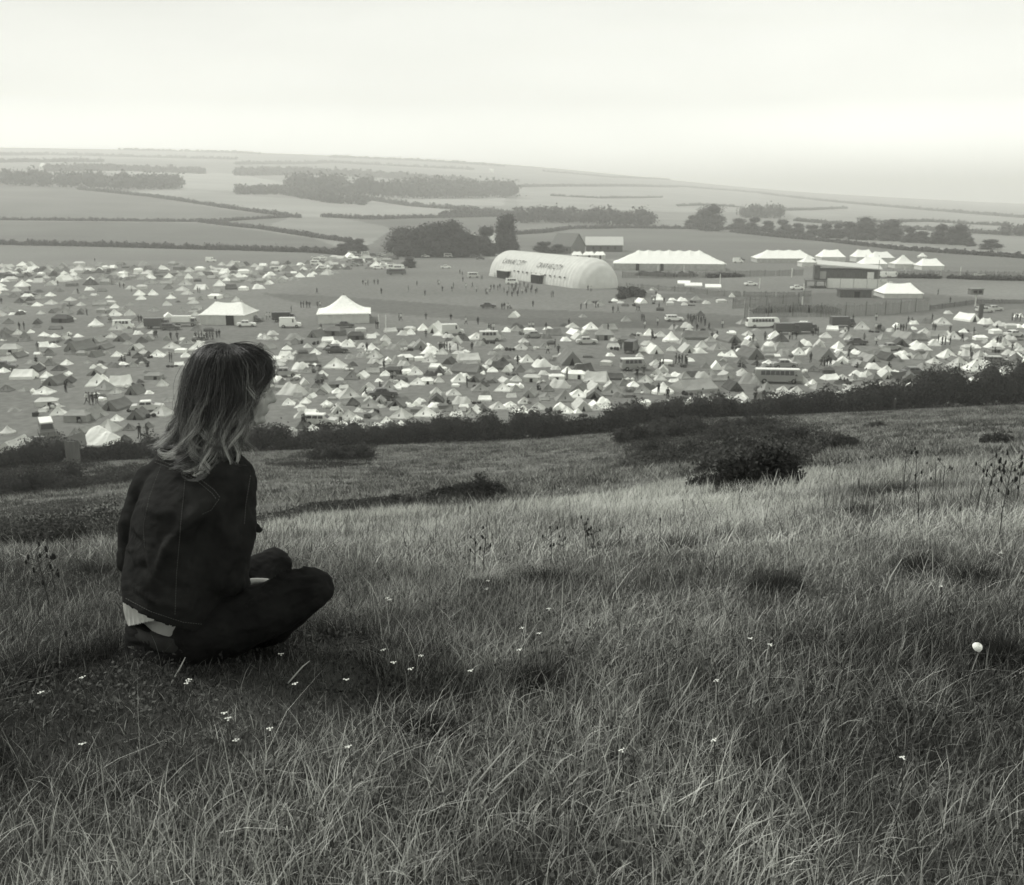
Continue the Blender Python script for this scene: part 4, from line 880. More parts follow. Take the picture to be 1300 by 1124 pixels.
VEH = [
 ('van',2,5,60,554,-62,'dark camper van with white roof parked near the hedge, left'), ('beetle',2,2,52,571,-88,'small round car nosing out just above the left hedge'),
 ('saloon',4,5,188,522,14,'pale saloon car with white roof between tents at left'), ('van',5,5,157,418,8,'white van behind the dark tents, left of the frame marquee'),
 ('lorry',1,1,201,417,4,'dark box lorry parked left of the frame marquee'),('lorry',3,5,236,414,2,'pale box lorry against the frame marquee'),('estate',1,1,217,419,6,'dark estate car in front of the pale box lorry'),
 ('saloon',5,5,313,415,10,'white car parked by the open doorway of the frame marquee'),('van',4,5,310,403,15,'pale van behind the white car by the frame marquee'),('estate',2,4,322,408,-10,'grey estate car right of the white car by the frame marquee'),
 ('panel',5,5,369,416,4,'white panel van between the two marquees'),('lorry',0,0,362,409,0,'very dark lorry behind the white panel van'),
 ('saloon',1,1,438,416,8,'dark car parked in front of the tall-peaked marquee'),('estate',1,1,5,470,10,'dark estate car cut by the left edge'),('saloon',1,1,37,376,5,'dark car among far tents near the left edge'),
 ('panel',5,5,268,333,0,'lone white van on the bare field behind the left camp'),('coach',1,1,503,349,12,'dark coach parked by the clump end of the vehicle rows'),('coach',5,5,502,343,5,'pale coach behind the dark coach'),
 ('panel',4,5,575,425,8,'dark-sided van with pale roof in the middle camp'),('van',4,5,622,433,4,'white van with side windows in the middle camp'),('saloon',3,3,362,478,6,'grey car beside tents right of the woman\'s head'),
 ('saloon',1,1,428,448,5,'dark car among tents below the tall-peaked marquee'),('saloon',1,1,486,505,15,'dark car with tents close on both sides, centre left'),('estate',4,5,408,540,-6,'pale estate car close above the hedge, right of the woman'),
 ('estate',5,5,856,408,3,'white estate car alone at the arena edge, with a crowd to its right'),('saloon',3,4,679,429,2,'grey car at the front of the middle camp by the worn track'),('coach',5,5,968,416,6,'white coach with open side by the track'),
 ('saloon',5,5,953,363,2,'white car beyond the fence under the huge marquee'),('lorry',0,0,802,447,70,'very dark lorry with open top among tents'),('van',3,5,804,470,8,'grey van with white roof in front of the dark lorry'),
 ('saloon',4,4,745,437,4,'pale car beside the big tent cluster, middle'),('saloon',3,4,996,467,0,'light car beyond the white coach in the right camp'),('coach',3,5,987,486,-6,'pale coach with long window row in the right camp'),
 ('saloon',4,5,1287,428,12,'pale car near the right edge above the white tents'),('estate',2,4,1266,463,-8,'grey estate car amid white tents near the right edge'),('saloon',1,2,1160,477,3,'dark car among tents, right camp'),
 ('saloon',3,3,1131,445,4,'grey car between dark tents in the right camp'),('lorry',1,1,1000,424,0,'long dark lorry parked beside the white coach'),('lorry',1,1,1022,423,3,'second long dark lorry farther right'),('lorry',1,1,1070,415,3,'dark lorry below the enclosure fence'),
 ('saloon',1,1,1087,438,10,'dark car in front of the dark lorry, right camp'),('estate',4,4,1250,397,0,'pale estate car by the thick dark post'),('saloon',4,4,1262,395,0,'pale saloon car behind the estate car by the dark post'),
 ('saloon',5,5,1012,368,0,'white car at the fence left of the stage'),('van',5,5,650,361,3,'white van parked at the inflatable hall entrance'),('saloon',1,1,620,391,-3,'dark car alone on the open arena'),('van',4,5,601,353,5,'pale van left of the inflatable hall'),
 ('saloon',1,1,610,330,0,'dark car behind the left end of the inflatable hall'),('estate',1,1,602,327,0,'dark estate car on the far arena edge'),('saloon',5,5,540,327,5,'white car lone in front of the clump of trees'),('van',4,5,569,327,0,'pale van in front of the clump of trees'),
 ('saloon',5,5,566,341,6,'white car at far arena, near the path to the trees'),('lorry',3,4,663,326,0,'pale lorry top showing behind the inflatable hall'),('saloon',2,2,940,331,0,'grey car behind the huge marquee right end'),
 ('panel',5,5,937,334,0,'white van between the huge marquee and the four-peaked one'),('panel',5,5,1121,353,0,'white van under the far marquee row'),('panel',5,5,1134,353,0,'second white van under the far marquee row'),
 ('saloon',5,5,1244,351,0,'white car at the far right fence'),('van',1,1,13,355,0,'dark van in the far left camp'),('van',5,5,300,338,0,'white van in the far rows, middle left'),
 ('van',4,5,464,325,0,'pale van at the hedge corner by the vehicles'),('van',5,5,350,345,3,'pale van tall above the far left tents'),
]
rv = random.Random(9); PK = []
for k in VEH: vehicle(*k)
for i in range(26):       # packed rows of parked cars at the arena's far left
    u = 400+rv.random()*112; v = 323.5+(i % 5)*4.2+rv.random()*1.5+(u-400)*.02
    kd = rv.choice(['saloon','saloon','estate','van']); tn = rv.choice([1,3,4,5,5,5])
    o = vehicle(kd, tn, tn, u, v, rv.uniform(-15,15), 'x'); PK.append((o, u, v, '%s %s in packed rows' % (TN[tn], {'saloon':'car','estate':'estate car','van':'van'}[kd])))
# ---------------- people standing and sitting about the camp ----------------
MSKIN = mat('skin', .42, .6); MHAIRD = mat('dark hair', .03, .8)
MCLO = [mat('clothes %d' % i, t, .95, noise=.1, nscale=8) for i, t in enumerate((.025, .06, .12, .55))]
def skin_mesh(name, nodes, edges, sub=1, root=0):
    """continuous body grown over a jointed skeleton (nodes: x, y, z, radius)"""
    me = bpy.data.meshes.new('tmp'); me.from_pydata([n[:3] for n in nodes], edges, []); o = bpy.data.objects.new('tmp', me); COL.objects.link(o)
    md = o.modifiers.new('s', 'SKIN'); md.use_smooth_shade = True
    if not me.skin_vertices: me.skin_vertices.new(name='')
    for i, n in enumerate(nodes):
        sv = me.skin_vertices[0].data[i]; r = n[3]; sv.radius = (r, r) if not hasattr(r, '__len__') else r; sv.use_root = (i == root)
    if sub: s = o.modifiers.new('u', 'SUBSURF'); s.levels = sub; s.render_levels = sub
    dg = bpy.context.evaluated_depsgraph_get(); r = bpy.data.meshes.new_from_object(o.evaluated_get(dg)); r.name = name
    bpy.data.objects.remove(o); bpy.data.meshes.remove(me); return r
def figure(pose):
    P_ = {'hip':(0,0,.92)}
    if pose == 'stand': kn = [(.09,.02,.5),(-.09,0,.5)]; ft = [(.11,0,.07),(-.12,.02,.07)]; el = [(.24,.02,1.12),(-.24,.02,1.12)]; hd = [(.22,-.1,.88),(-.2,-.06,.86)]
    if pose == 'walk': kn = [(.09,-.16,.5),(-.09,.06,.5)]; ft = [(.09,-.3,.07),(-.09,.34,.12)]; el = [(.23,.14,1.12),(-.23,-.08,1.12)]; hd = [(.22,.16,.88),(-.2,-.22,.92)]
    if pose == 'arms': kn = [(.1,0,.5),(-.1,-.03,.5)]; ft = [(.13,0,.07),(-.12,-.04,.07)]; el = [(.28,-.08,1.15),(-.25,-.12,1.1)]; hd = [(.1,-.26,1.15),(-.08,-.28,1.1)]
    dz = 0
    if pose == 'sit': kn = [(.22,-.35,.3),(-.22,-.35,.28)]; ft = [(.1,-.4,.06),(-.08,-.45,.06)]; el = [(.26,-.1,.5),(-.26,-.1,.5)]; hd = [(.1,-.33,.38),(-.1,-.33,.38)]; dz = -.78
    n = [(0,0,.95+dz,.14),(0,0,1.15+dz,.12),(0,0,1.38+dz,.145),(0,0,1.47+dz,.06),(0,-.02,1.58+dz,.08),(0,-.01,1.68+dz,.075)]; e = [(0,1),(1,2),(2,3),(3,4),(4,5)]
    for s in (0, 1):
        sx = 1 if s == 0 else -1; i = len(n)
        n += [(sx*.1,0,.88+dz,.095),(*kn[s],.065),(ft[s][0],ft[s][1],ft[s][2]+.05,.045),(ft[s][0],ft[s][1]-.14,ft[s][2]-.02,.04)]; e += [(0,i),(i,i+1),(i+1,i+2),(i+2,i+3)]
        i = len(n); n += [(sx*.19,0,1.4+dz,.07),(*el[s],.045),(*hd[s],.035)]; e += [(2,i),(i,i+1),(i+1,i+2)]
    return skin_mesh('person', n, e), dz
FIG = {}
def person_mesh(pose, top, leg):
    k = (pose, top, leg)
    if k not in FIG:
        me, dz = figure(pose)
        for m in (MSKIN, MCLO[top], MCLO[leg]): me.materials.append(m)
        mi = []
        for p in me.polygons:
            x, y, z = p.center; z -= dz
            mi.append(0 if z > 1.5 else (1 if z > .96 and (pose != 'sit' or y > -.2) else 2))
        me.polygons.foreach_set('material_index', mi)
        h = MB(); V, Q, _ = core((0,.015,1.655+dz), (.145,.15,.15), 1); h.add(V, [tuple(q) for q in Q]); b = MB(); V, Q, _ = core((0,.06,1.53+dz), (.13,.08,.16), 1); h.add(V, [tuple(q) for q in Q])
        FIG[k] = (me, h.mesh('hair', MHAIRD))
    return FIG[k]
PPL = []
def grp(u0, v0, s, top=0):
    for t in s.split():
        x, y = map(float, t.split(',')[:2]); PPL.append((u0+x/3.94, v0+y/3.94, t.split(',')[2] if t.count(',') > 1 else 's'))
grp(0,320,"98,392 122,392 435,318 600,180 530,315 695,355 708,355 350,285 345,432,t 190,498 180,548,t 330,705 435,762 450,768 466,765 486,762 835,735 848,742 862,735 870,722 700,935,n 738,935,n 855,440 888,442 775,435,w 783,432 980,440 995,442 1010,442 1022,440 1036,442 1050,440 1065,442 1085,432 1098,430 850,552 860,556 8,260 545,795,t 610,545,t 625,550,t 650,520,t 740,575,t 290,170 475,50 150,200 990,205 1000,208 620,185 660,200 390,210 560,165")
grp(320,320,"245,280 258,280 275,280 288,282 328,280 340,280 197,305 75,340 90,340 555,165 568,168 580,168 612,165 630,165 325,210,w 648,212 645,212 782,200 825,170 865,220 930,165 935,170 952,200 1000,200,w 1008,180 1052,120 1055,150 1070,185 1102,180 1175,215 1195,190 1240,185 590,330,w 620,385 630,385 735,345 745,345 870,430 940,500 950,500 963,500 975,500 990,505 1030,510 1100,500 1070,365 1130,365 1185,400 1195,402 1208,400 1075,680,n 255,885,n 263,880 345,380,t 305,605,t 320,668,t 350,660,t 415,800,t 445,865,n 660,590 750,600,t 640,680,t 700,640,t 570,725,t 980,765,t 1100,820,t 575,500 300,420,t 250,460,t 1250,290 1262,288 1280,290 1290,285,t 870,340 995,345 1215,130 1150,140 1040,110")
grp(650,320,"205,225 345,290 372,285 418,280 430,278 505,305 530,305 105,275 650,345 660,350 665,385 728,370 285,372 105,390 88,390 215,480 232,512 180,510 28,565 275,640 625,635,n 660,620,n 740,590,w 755,588,n 820,560 835,565 850,562 868,568 875,565 535,480 545,485 700,435 705,440 810,395 880,345 892,350 900,362 910,350 920,362 932,350 945,360 958,352 965,370 985,395 1052,382 1140,575,t 1155,580,t 1175,435,t 1190,450,t 1205,455 1225,575 1265,445 732,715,n 778,738,n 1032,750,n 1215,755,n 1225,735,t 130,690,t 1000,440 1025,435 430,445,t 170,395 480,400 700,245 715,250 735,290 760,260 720,225 625,300 635,300 1130,480,t 1080,415,t 870,420,t 860,410,t 925,400 60,175 80,185 100,190 125,205 40,180 20,190 380,195 395,198 0,185 15,200 70,200")
grp(970,320,"930,255 245,420 258,415 270,420 405,415 422,410 445,350 560,400 570,402 580,398 655,400 668,402 682,400 695,402 710,398 845,395 855,400 1048,420 1162,405 1240,500 128,440 140,440 160,442 232,555 285,580 300,582 315,580 330,582 420,540 465,580,t 425,525 510,610,t 625,580,t 745,700,n 155,660 380,655,t 400,660,t 415,665,t 440,640,t 1030,520 1035,545 1140,500,t 1155,505,t 870,460 890,465 905,468 930,465 990,450 1165,465 1180,468 1195,465 930,410 955,600,t 975,600,t 1200,640,t 560,345 740,350,t 650,800,n 15,590,t 30,590,t 500,450 560,470 840,345 1240,345 1255,348 1265,345 1280,350 720,360 870,215")
PPL += [(x, y, 's') for x, y in ((640,372),(646,371),(652,373),(658,372),(663,374),(668,373),(674,372),(680,374),(644,376),(650,377),(657,377),(627,368),(632,369),(622,371),(700,378),(617,374),(605,371),(600,362),(594,360),(590,357),(748,378))]
rp = random.Random(3)
PPL = [p for p in PPL if not (205 < p[0] < 332 and p[1] > 470)][:298]
LM = [ # landmarks that can be found on the photograph
 ('the tall-peaked marquee',431,405),('the frame marquee',284,408),('the white panel van',369,414),('the inflatable hall',700,358),('the timber stage',1065,360),('the raised box',1237,385),
 ('the camper van',60,548),('the huge white marquee',853,345),('the white coach',968,414),('the very dark lorry',802,442),('the lone white estate car',856,406),('the big tan ridge tent',885,495),
 ('the white bell tent',843,497),('the seated woman\'s face',345,515),('the seated woman\'s hair',215,520),('the pale dome shelter',370,498),('the thick dark post',1244,400),('the large white sheet',121,562),
 ('the pale long van',987,480),('the white-topped van',804,465),('the tree clump',548,325),('the dark estate car',5,465),('the white swooping tents',135,488),('the pale saloon car',188,520),('the tall right hedge',1230,505),
 ('the white windowed van',622,430),('the dark-sided van',575,422),('the wide low dark tent',592,470),('the centre hedge',640,530),('the hedge gap board',94,575),('the right edge',1296,440),('the left edge',4,420),
 ('the grey car by the track',679,427),('the dark lorries',1010,420),('the lone white van',268,331),('the hedge corner trees',442,318),('the white box lorry',236,412),('the two thin poles',485,412),('the dark central car',486,503),('the uneven hedge',900,515),('the lone arena car',620,389)]
ORD = ['','second','third','fourth','fifth','sixth','seventh','eighth','ninth','tenth','eleventh','twelfth','thirteenth','fourteenth','fifteenth','sixteenth']
def label_all(items, group):
    """items: (object, u, v, phrase). each gets a phrase + direction + landmark; equal ones are told apart by rank in distance"""
    B = {}
    for o, u, v, ph in items:
        n_, lu, lv = min(LM, key=lambda l: math.hypot(l[1]-u, (l[2]-v)*2.2)); dx, dy = u-lu, (v-lv)*2
        d = ('right of' if dx > 0 else 'left of') if abs(dx) > abs(dy) else ('in front of' if dy > 0 else 'behind')
        B.setdefault('%s %s %s' % (ph, d, n_), []).append((math.hypot(dx, dy), o))
    for t, l in B.items():
        l.sort(key=lambda q: q[0])
        for i, (_, o) in enumerate(l):
            o['label'] = t if len(l) == 1 else (t+', nearest to it' if i == 0 else '%s, %s nearest' % (t, ORD[min(i, 15)])); o['group'] = group
def add_people():
    it = []
    for u, v, k in PPL:
        p = at(u, v); pose = {'s': rp.choice(['stand','stand','walk','arms']), 'w':'walk', 't':'sit', 'n':rp.choice(['stand','arms'])}[k]
        top = rp.choice([0,0,0,1,1,2,3]); leg = rp.choice([0,0,1,1,2]); me, hm_ = person_mesh(pose, top, leg)
        o = link('person', me, None, p, rp.random()*6.28); o.scale = (1.12, 1.12, rp.uniform(.98, 1.08)); o['category'] = 'person'; link('hair', hm_, o)
        it.append((o, u, v, ('seated' if k == 't' else 'walking' if pose == 'walk' else 'standing')+' person in '+['black','dark','grey','white'][top]+' top'))
    label_all(it, 'people about the camp')
_l = LM; LM = [('the tree clump',500,325),('the hedge corner trees',442,318),('the dark coach',503,347)]; label_all(PK, 'vehicles packed in rows left of the tree clump'); LM = _l
add_people()
def add_bundles():
    r = random.Random(77); it = []; ms = []
    for i in range(4):
        b = MB()
        for k in range(3 if i < 3 else 1):
            V, Q, _ = core((k*.55-.5, (k % 2)*.25, .2), (.42, .32, .26+.06*k), 1, 6, 9); b.add(V, [tuple(q) for q in Q])
        if i % 2: b.box(-.9,-.3,-.6,-.2,0,.35)
        ms.append(b)
    for k in range(240):
        t = r.choice(TENTS); u, v = t[0]+r.uniform(-16,16), t[1]+r.uniform(-2,5)
        if not (0 < u < 1300 and 372 < v < 545) or (205 < u < 332 and v > 470): continue
        tn = r.choice([0,0,0,1,2,4,5]); i = r.randrange(4); key = ('bd', i, tn)
        if key not in FIG: FIG[key] = ms[i].mesh('bundle', MCAN[tn])
        o = link('bundle', FIG[key], None, at(u, v), r.random()*6); o.scale = (1.2, 1.2, r.uniform(.8, 1.5)); o['category'] = 'camp kit'; it.append((o, u, v, TN[tn]+' kit bundle'))
    label_all(it, 'bundles of camp kit')
add_bundles()
# ---------------- place the tents ----------------
def add_tents():
    T = sorted(TENTS, key=lambda t: -t[2]*(1 if t[1] < 600 else 0)*(0 if (t[0] < -10 or t[0] > 1310) else 1)); it = []; far = []
    tr = random.Random(21)
    for i, (u, v, w, k, tn) in enumerate(T):
        p = at(u, v); W = w*mpp(p)*1.02; var = tr.randrange(3); ca, do, po, raw = tent_get(k, tn, var)
        dep = W*tr.uniform(.85,1.1); hz = W*tr.uniform(.68,1.0)*(.8 if k == 'r' and W > 4 else 1); rz = R(tr.uniform(-22,22))
        loc = (p.x, p.y+dep*.4, p.z)
        if i < 300:
            r = empty('tent', loc, rz); r.scale = (W, dep, hz); r['category'] = 'tent'; link('canvas', ca, r)
            if do: link('doorway', do, r)
            link('pole', po, r)
            it.append((r, u, v, ('big ' if w > 24 else 'small ' if w < 14 else '')+TN[tn]+' '+KN[k]))
        else: far.append((raw, tn, loc, rz, (W, dep, hz)))
    label_all(it, 'tents of the camp')
    Vs, Fs, Mi = [], [], []; b = MB()
    for raw, tn, loc, rz, s in far:
        M = Matrix.Translation(loc) @ Matrix.Rotation(rz, 4, 'Z') @ Matrix.Diagonal((*s, 1))
        b.add([M @ Vector(v) for v in raw.v], raw.f, tn)
    o = b.build('distant_tents', MCAN); tag(o, 'packed rows of small tents filling the far camp', 'tents', kind='stuff')
add_tents()
# ---------------- grass of the hillside ----------------
MGRASS = mat('grass blades', .1, .85, attr='Col', spec=.15, trans=.25)
WX, WY = -.80, 2.62        # where the woman sits
def grass_tone(x, Y):
    """dry straw or green, by patches that grow where they grow"""
    a = fbm(x*.9+7, Y*.9, 4, 31); b = fbm(x*.25+2, Y*.25, 3, 33)
    return np.clip((a-.5)*1.9+(b-.5)*1.2+.5, 0, 1)
GP = [ # straw, dark turf, the woman's shadow painted in: photo u, v, half widths, factor
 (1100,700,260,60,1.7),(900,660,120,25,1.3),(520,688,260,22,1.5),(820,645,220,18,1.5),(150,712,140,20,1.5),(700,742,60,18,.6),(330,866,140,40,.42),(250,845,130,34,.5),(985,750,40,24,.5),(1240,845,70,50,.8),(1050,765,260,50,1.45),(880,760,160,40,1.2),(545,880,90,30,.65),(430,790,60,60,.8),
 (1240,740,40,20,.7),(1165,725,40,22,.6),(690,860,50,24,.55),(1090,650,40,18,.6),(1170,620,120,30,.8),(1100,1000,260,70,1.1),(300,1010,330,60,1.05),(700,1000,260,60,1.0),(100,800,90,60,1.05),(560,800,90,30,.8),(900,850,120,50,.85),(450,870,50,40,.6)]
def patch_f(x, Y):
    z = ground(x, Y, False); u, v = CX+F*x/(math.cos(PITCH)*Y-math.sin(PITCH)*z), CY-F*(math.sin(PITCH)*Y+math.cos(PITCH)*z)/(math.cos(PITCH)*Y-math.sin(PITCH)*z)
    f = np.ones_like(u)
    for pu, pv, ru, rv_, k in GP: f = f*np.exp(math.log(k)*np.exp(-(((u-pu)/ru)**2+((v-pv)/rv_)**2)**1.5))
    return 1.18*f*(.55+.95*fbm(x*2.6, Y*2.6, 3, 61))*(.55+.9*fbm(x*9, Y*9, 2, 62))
def blades(name, n, y0, y1, h, w, seg, side=.62, wide=.35, pw=1.0, label=None, bend=.45, tones=(.045, .20), flat=.0, keep=None, hfun=None, lie=.08):
    # positions spread evenly over the visible strip of ground
    Y = np.sqrt(y0**2+(y1**2-y0**2)*rng.random(n)**pw); x = (rng.random(n)*2-1)*(side*Y+wide)
    cl = rng.normal(size=(n, 2))*.0
    dry = grass_tone(x, Y)
    H = h*(.45+1.0*rng.random(n)**1.3)*(.75+.5*fbm(x*1.7, Y*1.7, 3, 40))
    if hfun is not None: H = H*hfun(x, Y, dry)
    dd = np.minimum(np.hypot((x-WX-.05)/.36, (Y-WY)/.30), np.hypot((x-WX-.02)/.45, (Y-2.22)/.40)*1.0)          # pressed flat where she sits
    H = np.where(dd < 1.0, H*.45, H)
    if keep is not None:
        k = keep(x, Y); x, Y, H, dry, dd = x[k], Y[k], H[k], dry[k], dd[k]; n = len(x)
    z = ground(x, Y)
    an = rng.random(n)*2*math.pi; wind = .55
    bd = bend*(.3+1.2*rng.random(n)); laid = rng.random(n) < lie; bd = np.where(laid, bd*2.4, bd)
    dx = np.cos(an)*bd+wind*.35*bd; dy = np.sin(an)*bd
    wa = an+math.pi/2+rng.normal(size=n)*.7; W = w*(.6+.8*rng.random(n)); wx, wy = np.cos(wa)*W, np.sin(wa)*W
    rows = []
    for k in range(seg+1):
        t = k/seg; hh = H*(t-.33*t*t*np.minimum(bd, 1.2)); sx = dx*H*t*t; sy = dy*H*t*t
        ww = (1-t**1.6)*(.75+.5*t) if k < seg else .06
        rows.append(np.stack([x+sx-wx*ww, Y+sy-wy*ww, z-.01+hh], 1)); rows.append(np.stack([x+sx+wx*ww, Y+sy+wy*ww, z-.01+hh], 1))
    V = np.stack(rows, 1).reshape(-1, 3); m = 2*(seg+1); base = (np.arange(n)*m)[:, None]
    q = np.concatenate([base+np.array([[2*k, 2*k+1, 2*k+3, 2*k+2]]) for k in range(seg)], 1).reshape(-1, 4)
    lo, hi = tones
    straw = rng.random(n) < (.16+.6*dry)
    c = np.where(straw, hi*(.45+.9*rng.random(n)), lo*(.4+1.3*rng.random(n)))*(.8+.45*dry)
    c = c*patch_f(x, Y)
    col = np.repeat(c, m)
    me = npmesh(name, V, q, col=np.clip(col, .004, .7), mats=MGRASS)
    return tag(link(name, me), label, 'grass', kind='stuff')
blades('near_grass', 340000, .5, 4.2, .075, .0013, 3, label='rough mixed grass of the hilltop in the foreground', tones=(.062,.31), lie=.12, bend=.5, wide=1.7)
blades('near_grass', 170000, .5, 4.2, .05, .0016, 2, label='short dense undergrass of the foreground turf', tones=(.05,.18), bend=.8, wide=1.7)
blades('meadow_grass', 310000, 4.0, 9.5, .105, .0028, 3, wide=1.2, label='long dry grass across the brow of the hill', tones=(.09,.36), bend=.6, lie=.15)
blades('brow_grass', 220000, 9, 26, .16, .0065, 2, label='pale dry grass band below the brow', tones=(.17,.46), hfun=lambda x, Y, d: .5+.9*d)
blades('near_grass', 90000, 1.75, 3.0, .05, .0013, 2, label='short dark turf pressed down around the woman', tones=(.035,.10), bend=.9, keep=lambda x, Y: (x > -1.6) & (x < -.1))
Yb = -4*rng.random(60000)+.6; xb = (rng.random(60000)*2-1)*4.5; zb = ground(xb, Yb)-.03-.02*np.clip(-Yb, 0, 20); Hb = .05+.06*rng.random(60000); ab = rng.random(60000)*6.28; lx = rng.normal(size=60000)*.03; ly = rng.normal(size=60000)*.03
Vb = np.stack([np.stack([xb-.0015*np.cos(ab), Yb-.0015*np.sin(ab), zb], 1), np.stack([xb+.0015*np.cos(ab), Yb+.0015*np.sin(ab), zb], 1), np.stack([xb+lx, Yb+ly, zb+Hb], 1)], 1).reshape(-1, 3)
tag(link('hilltop_grass', npmesh('hilltop_grass', Vb, None, np.arange(180000).reshape(-1, 3), col=np.repeat(.05+.2*rng.random(60000)**2, 3), mats=MGRASS)), 'short grass of the hilltop behind the viewpoint', 'grass', kind='stuff')
blades('slope_grass', 150000, 25, 118, .13, .022, 1, label='tussocky pasture on the lower slope', tones=(.09,.32), hfun=lambda x, Y, d: .25+1.1*d, bend=.9,
       keep=lambda x, Y: Y < np.interp(x/np.maximum(Y,.05), QC, [HY[k] for k in us])-2)
def tussocks(n, per):
    Y = np.sqrt(22**2+(116**2-22**2)*rng.random(n)); x = (rng.random(n)*2-1)*.62*Y; k = Y < np.interp(x/Y, QC, [HY[k] for k in us])-3; x, Y = x[k], Y[k]; n = len(x)
    d = grass_tone(x*.5, Y*.5); tn = np.where(rng.random(n) < .25+.5*d, .20+.2*rng.random(n), .05+.05*rng.random(n)); hh = .12+.28*rng.random(n)**2; rr = .15+.4*rng.random(n)
    X = np.repeat(x, per)+rng.normal(size=n*per)*np.repeat(rr, per)*1.3; Yb = np.repeat(Y, per)+rng.normal(size=n*per)*np.repeat(rr, per)*.7; m = n*per; H = np.repeat(hh, per)*(.5+.7*rng.random(m)); Z = ground(X, Yb)
    a = rng.random(m)*6.28; w = .018+.016*rng.random(m); wx, wy = np.cos(a)*w, np.sin(a)*w; lx, ly = rng.normal(size=m)*H*.6, rng.normal(size=m)*H*.6
    V = np.stack([np.stack([X-wx, Yb-wy, Z-.01], 1), np.stack([X+wx, Yb+wy, Z-.01], 1), np.stack([X+lx, Yb+ly, Z+H], 1)], 1).reshape(-1, 3)
    c = np.repeat(np.repeat(tn, per)*(.6+.8*rng.random(m)), 3); tag(link('slope_tussocks', npmesh('slope_tussocks', V, None, np.arange(3*m).reshape(-1, 3), col=c, mats=MGRASS)), 'dark and pale tussocks mottling the lower slope', 'grass', kind='stuff')
tussocks(15000, 22)
blades('seed_grass', 2600, 1.2, 5.5, .19, .0010, 3, label='thin tall seeding stems scattered through the foreground', tones=(.05,.5), bend=.35, lie=.02, wide=1.2)
blades('seed_grass', 5200, 4.5, 11, .22, .0022, 3, label='thin seeding stems scattered along the brow', tones=(.04,.42), bend=.35, lie=.02, wide=1.2)
def ground_leaves(n):
    Y = np.sqrt(1.05**2+(7.5**2-1.05**2)*rng.random(n)**1.25); x = (rng.random(n)*2-1)*(.62*Y+.3); k = fbm(x*5, Y*5, 3, 91) > .42; x, Y = x[k], Y[k]
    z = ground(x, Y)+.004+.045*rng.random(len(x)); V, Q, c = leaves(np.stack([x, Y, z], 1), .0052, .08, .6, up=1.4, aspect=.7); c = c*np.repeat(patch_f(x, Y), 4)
    tag(link('ground_leaves', npmesh('ground_leaves', V, Q, col=c, mats=MGRASS)), 'small clover and herb leaves matted among the grass', 'herbs', kind='stuff')
ground_leaves(170000)
# coarse dark tufts
def tufts(lst):
    for u, v, w, h, tn, lb in lst:
        p = at(u, v); s = mpp(p); n = int(900); R_ = w*s/2; a = rng.random(n)*6.283; r = R_*np.sqrt(rng.random(n)); x = p.x+np.cos(a)*r; Y = p.y+np.sin(a)*r*.8
        z = ground(x, Y); H = h*s*(.5+.7*rng.random(n))*(1.1-.5*(r/R_)); ox = (x-p.x)*.6+rng.normal(size=n)*.2*H; oy = (Y-p.y)*.6+rng.normal(size=n)*.2*H; W = .0011*(1+p.y/4)
        wa = rng.random(n)*6.28; wx, wy = np.cos(wa)*W, np.sin(wa)*W; rows = []
        for k in range(4):
            t = k/3; ww = 1-t*.95
            rows += [np.stack([x+ox*t*t-wx*ww-p.x, Y+oy*t*t-wy*ww-p.y, z+H*(t-.2*t*t)-p.z], 1), np.stack([x+ox*t*t+wx*ww-p.x, Y+oy*t*t+wy*ww-p.y, z+H*(t-.2*t*t)-p.z], 1)]
        V = np.stack(rows, 1).reshape(-1, 3); q = np.concatenate([(np.arange(n)*8)[:, None]+np.array([[2*k, 2*k+1, 2*k+3, 2*k+2]]) for k in range(3)], 1).reshape(-1, 4)
        col = np.repeat(tn*(.4+1.2*rng.random(n)), 8); tag(link('grass_tuft', npmesh('grass_tuft', V, q, col=col, mats=MGRASS), None, p), lb, 'grass tuft')
tufts([(985,752,60,40,.05,'dark grass tuft left of centre in the right-hand grass'),(1165,730,56,34,.05,'dark tuft under crossed dry stalks'),(1085,660,40,30,.035,'small dark tuft by the brow, right'),
 (700,742,90,34,.04,'dark broad patch of grass in the middle of the meadow'),(620,752,60,28,.045,'dark tuft left of the broad dark patch'),(1240,745,60,36,.05,'dark tuft at the right side'),
 (545,935,70,40,.04,'dark tuft low in the centre foreground'),(680,870,50,32,.04,'dark tuft below the small white flowers'),(1275,850,70,60,.05,'coarse tuft right of the white ribbed cap'),
 (1130,640,80,40,.07,'tall feathery tuft on the brow, right'),(870,700,50,34,.06,'feathery tuft on the brow beneath the spiky bush'),(930,640,60,34,.07,'pale tuft in front of the spiky bush'),(770,700,50,28,.06,'thin tuft on the brow, centre'),
 (120,740,60,34,.08,'pale tuft left of the woman\'s back')])
